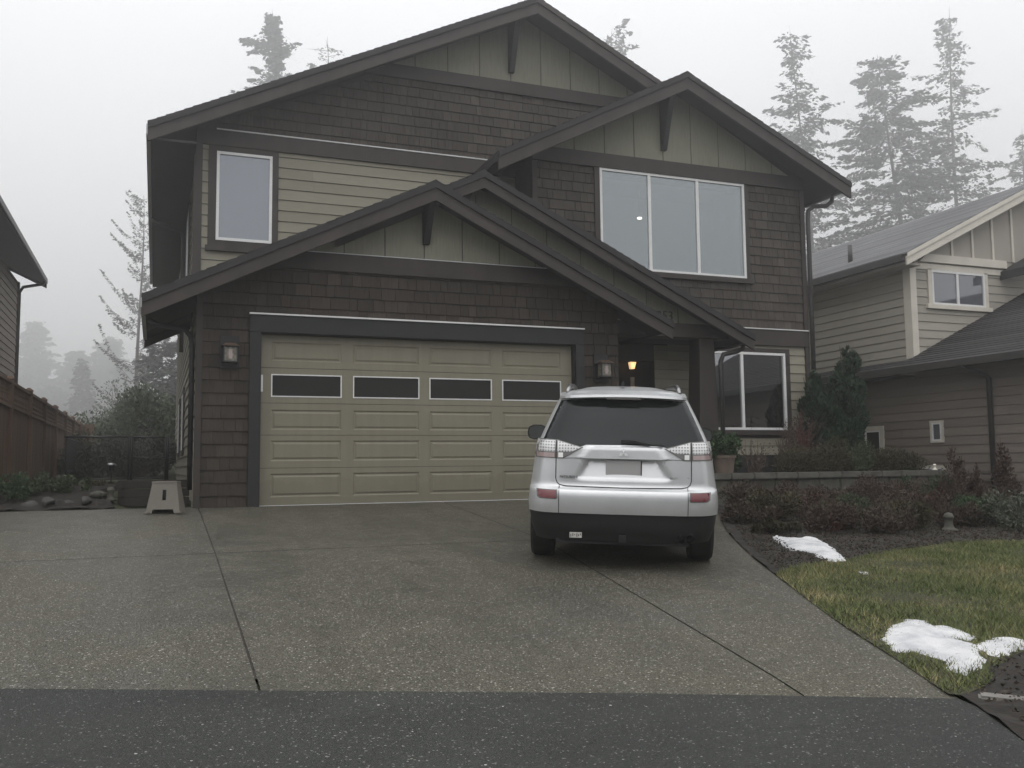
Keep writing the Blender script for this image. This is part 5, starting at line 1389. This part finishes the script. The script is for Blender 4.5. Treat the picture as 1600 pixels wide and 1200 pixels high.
# ------------------------------------------------------------------ SNOW
def snow(name, label, pts, hgt, seed):
    rng = np.random.RandomState(seed); P = [Vector(p) for p in pts]
    # jagged outline
    B = []
    for i in range(len(P)):
        a, b = P[i], P[(i+1) % len(P)]; n = max(2, int((b-a).length/.035))
        nn = Vector((-(b-a).y, (b-a).x)); nn = nn.normalized() if nn.length else nn
        for k in range(n): B.append(a.lerp(b, k/n) + nn*rng.normal()*.011)
    pts2 = list(B); nb = len(B); xs = [p.x for p in P]; ys = [p.y for p in P]
    def ins(x, y):
        c = False; j = len(P)-1
        for i in range(len(P)):
            if (P[i].y > y) != (P[j].y > y) and x < (P[j].x-P[i].x)*(y-P[i].y)/(P[j].y-P[i].y)+P[i].x: c = not c
            j = i
        return c
    BA = np.array([(b.x, b.y) for b in B])
    for x in np.arange(min(xs), max(xs), .025):
        for y in np.arange(min(ys), max(ys), .025):
            xx, yy = x + rng.uniform(-.008, .008), y + rng.uniform(-.008, .008)
            if ins(xx, yy) and np.min(np.hypot(BA[:,0]-xx, BA[:,1]-yy)) > .012: pts2.append(Vector((xx, yy)))
    vs, es, fs, *_ = delaunay_2d_cdt(pts2, [(i, (i+1) % nb) for i in range(nb)], [list(range(nb))], 1, 1e-6)
    V = []
    for v in vs:
        d = float(np.min(np.hypot(BA[:,0]-v.x, BA[:,1]-v.y)))
        z = hf(v.x, v.y) + .012 + hgt*(1-math.exp(-d/.075))*(1 + .22*math.sin(v.x*17+seed)*math.sin(v.y*15) + .12*math.sin(v.x*41)*math.sin(v.y*37+2))
        V.append((v.x, v.y, z))
    me = bpy.data.meshes.new(name); me.from_pydata(V, [], [tuple(f) for f in fs]); me.materials.append(M['snow'])
    bm = bmesh.new(); bm.from_mesh(me); bmesh.ops.recalc_face_normals(bm, faces=bm.faces)
    if sum(f.normal.z for f in bm.faces) < 0: bmesh.ops.reverse_faces(bm, faces=bm.faces)
    be = [e for e in bm.edges if e.is_boundary]; r = bmesh.ops.extrude_edge_only(bm, edges=be)
    for v in r['geom']:
        if isinstance(v, bmesh.types.BMVert): v.co.z -= .035
    bm.to_mesh(me); bm.free(); me.shade_smooth()
    o = link(bpy.data.objects.new(name, me)); tag(o, label, 'snow', 'leftover snow patches on the front garden')
BIG = [(3.08, -8.6), (3.34, -8.37), (3.5, -8.29), (3.67, -8.2), (3.77, -8.29), (3.71, -8.41), (3.8, -8.49), (3.77, -8.61), (3.78, -8.72), (3.73, -8.77), (3.63, -8.79), (3.57, -8.76), (3.57, -8.87), (3.68, -8.84), (3.82, -8.8), (3.97, -8.83), (4.02, -8.92), (3.97, -9.0), (3.78, -9.07), (3.6, -9.13), (3.47, -9.16), (3.42, -9.13), (3.49, -9.04), (3.51, -8.98), (3.42, -9.06), (3.3, -9.24), (3.18, -9.31), (3.07, -9.33), (2.95, -9.39), (2.95, -9.33), (2.97, -9.23), (3.08, -9.13), (3.05, -9.04), (3.07, -8.89), (2.98, -8.89), (2.94, -8.85), (3.02, -8.73)]
snow('snow_patch', 'largest ragged snow patch on the lawn near the road', BIG, .036, 3)
snow('snow_patch', 'long narrow snow patch lying between dark soil and lawn', [(5.24, -4.56), (5.38, -4.49), (5.36, -4.62), (5.4, -4.8), (5.69, -4.63), (5.69, -4.83), (5.43, -5.36), (5.23, -5.73), (5.0, -6.06), (4.82, -6.11), (4.76, -6.06), (4.91, -5.68), (4.85, -5.5), (4.88, -5.3), (5.03, -5.03)], .05, 5)
snow('snow_patch', 'tiny snow remnant alone on the grass', [(4.66, -6.60), (4.76, -6.62), (4.72, -6.72), (4.62, -6.76), (4.63, -6.68)], .045, 7)

# ------------------------------------------------------------------ TREES
def site(k, D):
    """ground position at tangent-bearing k off the street axis and D metres out"""
    return (CAM.x + D*(.3605+k*.9328), CAM.y + D*(.9328-k*.3605))
def conifer(name, label, xy, Ht, Rm, seed, mat='needle_dark', z0=.2, f0=.12, step=.85, droop=-.25, gap=.22, dens=1.0, curve=0.0, lean=(0, 0), env=None, trunk_r=None, spray=.42, group=None, per=4, cat='tree', needle_start=.22, jag=.5):
    rng = np.random.RandomState(seed); t = thing(name, label, cat, (xy[0], xy[1], z0), 0, group)
    tr = trunk_r or Ht*.011
    n = 14; P = []; rr = []
    for i in range(n+1):
        f = i/n; P.append((lean[0]*f**2 + .012*Ht*math.sin(f*5+seed)*f, lean[1]*f**2, Ht*f)); rr.append(max(.012, tr*(1-f)**.8))
    tm = MB(); tm.tube(P, rr, 7)
    Pa = np.array(P)
    if env is None: env = lambda f: (1-f)**.7*min(1, .35+f*2.2)
    Cs = []; Ds = []; Ls = []; Ts = []
    z = Ht*f0
    while z < Ht*.985:
        f = z/Ht; base = np.array([np.interp(z, Pa[:,2], Pa[:,i]) for i in range(3)])
        for b in range(per):
            if rng.rand() < gap: continue
            a = rng.uniform(0, 2*np.pi); L = Rm*env(f)*(1 + jag*rng.uniform(-.85, .45)) + .25
            el = droop*(1-f*1.6) + rng.normal()*.12
            d = np.array([math.cos(a)*math.cos(el), math.sin(a)*math.cos(el), math.sin(el)])
            ks = max(3, int(L/.5)); pts = []
            for q in range(ks+1):
                s = q/ks; pts.append(base + d*L*s + np.array([0, 0, (curve*s*s + (-.10*s*s if curve == 0 else 0))*L]))
            r0 = max(.012, tr*.16*(1-f*.6)); tm.tube([tuple(p) for p in (pts[0], pts[len(pts)//2], pts[-1])], [r0, r0*.6, r0*.25], 4, cap=False)
            pa = np.array(pts); m = max(5, int(L*11*dens)); s = rng.uniform(needle_start, 1.0, m)
            idx = s*ks; i0 = np.minimum(idx.astype(int), ks-1); fr = (idx-i0)[:, None]
            pos = pa[i0]*(1-fr) + pa[i0+1]*fr
            w = .30*spray*(1.25-s)[:, None]*2.2
            side = np.array([-math.sin(a), math.cos(a), 0]); off = side*rng.normal(size=(m, 1))*w*1.1 + rng.normal(size=(m, 3))*w*.5 + np.array([0, 0, -1.0])*w*np.abs(rng.normal(size=(m, 1)))*1.1
            Cs.append(pos+off); Ds.append(d + side*rng.normal(size=(m, 1))*.8 + np.array([0, 0, -.35]) + rng.normal(size=(m, 3))*.3)
            Ls.append(spray*rng.uniform(.6, 1.4, m)); Ts.append(np.clip(rng.normal(.45, .22, m) + rng.normal()*.12, 0, 1))
        z += step*rng.uniform(.6, 1.3)*(1-.35*f)
    C0 = np.concatenate(Cs); D0 = np.concatenate(Ds); L0 = np.concatenate(Ls)
    V, F = quads(rng, C0, L0, L0*.42, dirs=D0)
    obj_np('crown', V, F, mat, t, tint=np.concatenate(Ts))
    tm.build('trunk', 'bark', t, fix=False)
    return t
GF = 'tall fir trees standing in the fog behind the houses'
conifer('fir_tree', 'leaning topped fir just right of the brown house roof', site(.334, 104), 51.0, 10.2, 201, lean=(-1.6, 0), gap=.28, per=7, trunk_r=.34, needle_start=.10, env=lambda f: (.13+1.45*(1-f))*(1 if f < .80 else .8)*(.45 if .88 < f < .93 else 1), group=GF, dens=1.15, spray=.55, step=1.25, f0=.35, jag=1.0)
conifer('fir_tree', 'dense broken topped fir, middle of the three right hand firs', site(.442, 106), 48.0, 7.0, 202, lean=(-3.6, 0), gap=.12, per=7, env=lambda f: .95 if f < .80 else max(.2, .95-(f-.80)*3.8), group=GF, dens=1.4, f0=.50, spray=.58, step=1.1, jag=.7)
conifer('fir_tree', 'tallest fir at the far right, above the taupe house roof', site(.497, 108), 55.5, 11.8, 203, lean=(-.3, 0), gap=.28, per=7, trunk_r=.42, needle_start=.12, env=lambda f: (.08+1.25*(1-f)), group=GF, dens=1.0, spray=.55, step=1.4, f0=.42, jag=1.0)
conifer('fir_tree', 'fir cut by the right edge of the view', site(.568, 110), 41, 7.0, 204, gap=.3, per=5, group=GF, spray=.62, step=1.1)
conifer('fir_tree', 'slim fir trunk beside the dense middle fir', site(.446, 112), 34, 4.4, 205, gap=.40, per=5, group=GF, f0=.55, spray=.6)
conifer('fir_tree', 'fir top with a side branch showing over the left main roof', site(-.259, 104), 54.0, 2.3, 206, lean=(-.4, 0), jag=1.0, gap=.34, per=8, env=lambda f: (.75+.45*math.sin(f*70))*min(1, (1-f)*9+.25), group=GF, dens=2.0, f0=.62, spray=.6)
conifer('fir_tree', 'broad fir top right of it over the left main roof', site(-.206, 108), 48.6, 2.4, 207, gap=.1, per=8, env=lambda f: .85, group=GF, dens=1.8, f0=.66, spray=.6)
conifer('fir_tree', 'short fir tip lowest along the left main roof slope', site(-.288, 106), 45.6, 2.0, 208, gap=.2, per=6, env=lambda f: .8, group=GF, dens=1.6, f0=.66, spray=.6)
conifer('fir_tree', 'thin fir tip peeping over the right slope of the main roof', site(.115, 108), 53.3, 3.0, 209, gap=.35, per=5, env=lambda f: .85, group=GF, f0=.7, dens=1.2, spray=.6)
conifer('fir_tree', 'bare dead treetop behind the left main roof slope', site(-.190, 105), 50.8, 3.0, 210, 'needle_bare', gap=.4, per=4, env=lambda f: .7, group=GF, f0=.66, dens=.25, lean=(-2, 0))
GP = 'pale distant trees almost lost in fog'
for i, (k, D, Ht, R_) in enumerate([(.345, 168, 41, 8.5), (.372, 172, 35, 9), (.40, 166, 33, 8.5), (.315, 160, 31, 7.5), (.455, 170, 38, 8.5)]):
    conifer('foggy_tree', ['pale tree in fog between the brown house eave and the firs', 'faint rounded treetop low behind the dense fir', 'faint tree just over the taupe roof ridge', 'pale tree directly beside the upper right downspout', 'faint tree behind the tallest right fir'][i], site(k, D), Ht, R_, 220+i, 'needle_hazed', gap=.12, per=8, env=lambda f: (1-f)**.45, group=GP, dens=1.0, spray=1.1, step=1.2)
conifer('dead_conifer', 'tall thin nearly bare conifer left of the brown house', site(-.408, 80), 24.6, 4.4, 230, 'needle_bare', gap=.42, per=4, jag=1.0, f0=.10, step=.8, droop=-.12, curve=.62, env=lambda f: .26+.85*(1-f), dens=3.0, spray=.24, trunk_r=.22, needle_start=.15)
conifer('small_conifer', 'small pointed conifer in fog above the cedar fence', site(-.468, 165), 20.6, 4.6, 231, gap=.10, per=8, f0=.05, step=.9, dens=.9, spray=.8)
conifer('spruce_tree', 'dark evergreen close beside the left wall of the brown house', site(-.380, 58), 8.4, 3.0, 232, gap=.10, per=9, f0=.06, step=.42, dens=1.6, spray=.36, env=lambda f: (1-f)**.4)
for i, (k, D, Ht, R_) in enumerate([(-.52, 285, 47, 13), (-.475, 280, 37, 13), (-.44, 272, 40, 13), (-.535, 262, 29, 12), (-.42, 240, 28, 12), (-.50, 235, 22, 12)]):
    conifer('foggy_tree', ['palest tree in fog beside the dark house at left', 'pale broad tree in the left background fog', 'pale tree behind the bare conifer', 'faint low tree above the cedar fence lattice', 'grey tree low behind the bare conifer trunk', 'low grey tree above the far end of the fence'][i], site(k, D), Ht, R_, 240+i, 'needle_hazed', gap=.1, per=8, env=lambda f: (1-f)**.5, group='pale trees in the fog beyond the left side yard', dens=1.0, spray=1.1, f0=.05, step=1.2)
for i, (k, D, r, hh, mt) in enumerate([(-.452, 38, 1.8, 2.6, 'leaf_bush'), (-.425, 36, 1.9, 3.2, 'leaf_bush'), (-.398, 34, 1.7, 3.4, 'leaf_bush'), (-.378, 30, 1.3, 2.8, 'leaf_bush'), (-.44, 66, 3.4, 5.6, 'leaf_grey'), (-.40, 60, 3.2, 6.2, 'leaf_bush')]):
    x, y = site(k, D)
    shrub('wild_bush', ['leftmost green bush behind the black gate', 'broad green bush behind the gate rail', 'greyish bush behind the gate post', 'green bush right behind the gate, next to the house', 'tall grey bush in fog behind the leftmost bush', 'tall foggy bush below the bare conifer'][i], x, y, .4, r, r, hh, mt, 9000, .15, 260+i, stems=14, cat='bush', group='bushes behind the side gate', clumps=26, elong=2.0, stem_r=.02)

for i, (x, y, r, hh) in enumerate([(-3.0, 11.5, .75, .95), (-2.3, 12.2, .8, 1.05), (-1.7, 11.2, .7, .85), (-1.1, 12.4, .7, 1.1), (-2.7, 14.5, 1.1, 1.5), (-1.5, 15.0, 1.1, 1.6)]):
    shrub('wild_bush', ['low dark bush behind the gate, nearest the black slats', 'low rounded bush behind the middle of the wire gate', 'small bush behind the pair of gate posts', 'low bush behind the gate, touching the house side', 'taller green bush two rows behind the black slats', 'taller green bush two rows behind the gate posts'][i], x, y, hf(x, y), r, r*.8, hh*.85, 'leaf_grey', 3600, .085, 280+i, stems=14, cat='bush', group='bushes behind the side gate', clumps=20, elong=2.0, stem_r=.012)

# ------------------------------------------------------------------ unseen wood added behind the viewer to shade the low sky; shows in window glass
def unseen_woods():
    rng = np.random.RandomState(300); Vs = []; Fs = []; Ts = []; off = 0
    for i in range(22):
        cx = -48 + 4.2*i + rng.uniform(-1, 1); cy = -23.5 - .30*(cx+1.4)*.35 - rng.uniform(0, 4); H = rng.uniform(2.6, 4.6); n = 2600
        f = rng.uniform(0, 1, n)**.8; a = rng.uniform(0, 2*np.pi, n); r = (1-f)**.55*rng.uniform(1.6, 3.2)*rng.uniform(.4, 1, n)**.5 + .1
        C0 = np.stack([cx + r*np.cos(a), cy + r*np.sin(a), -1 + f*H], 1)
        V, F = quads(rng, C0, rng.uniform(.5, 1.0, n), rng.uniform(.25, .5, n)); Vs.append(V); Fs.append(F+off); off += len(V); Ts.append(rng.uniform(0, 1, n))
    o = obj_np('unseen_woods', np.concatenate(Vs), np.concatenate(Fs), 'needle_dark', tint=np.concatenate(Ts))
    tag(o, 'unseen dark wood added across the street to cut low light, also reflected in the lower window', 'wood', kind='stuff')
unseen_woods()
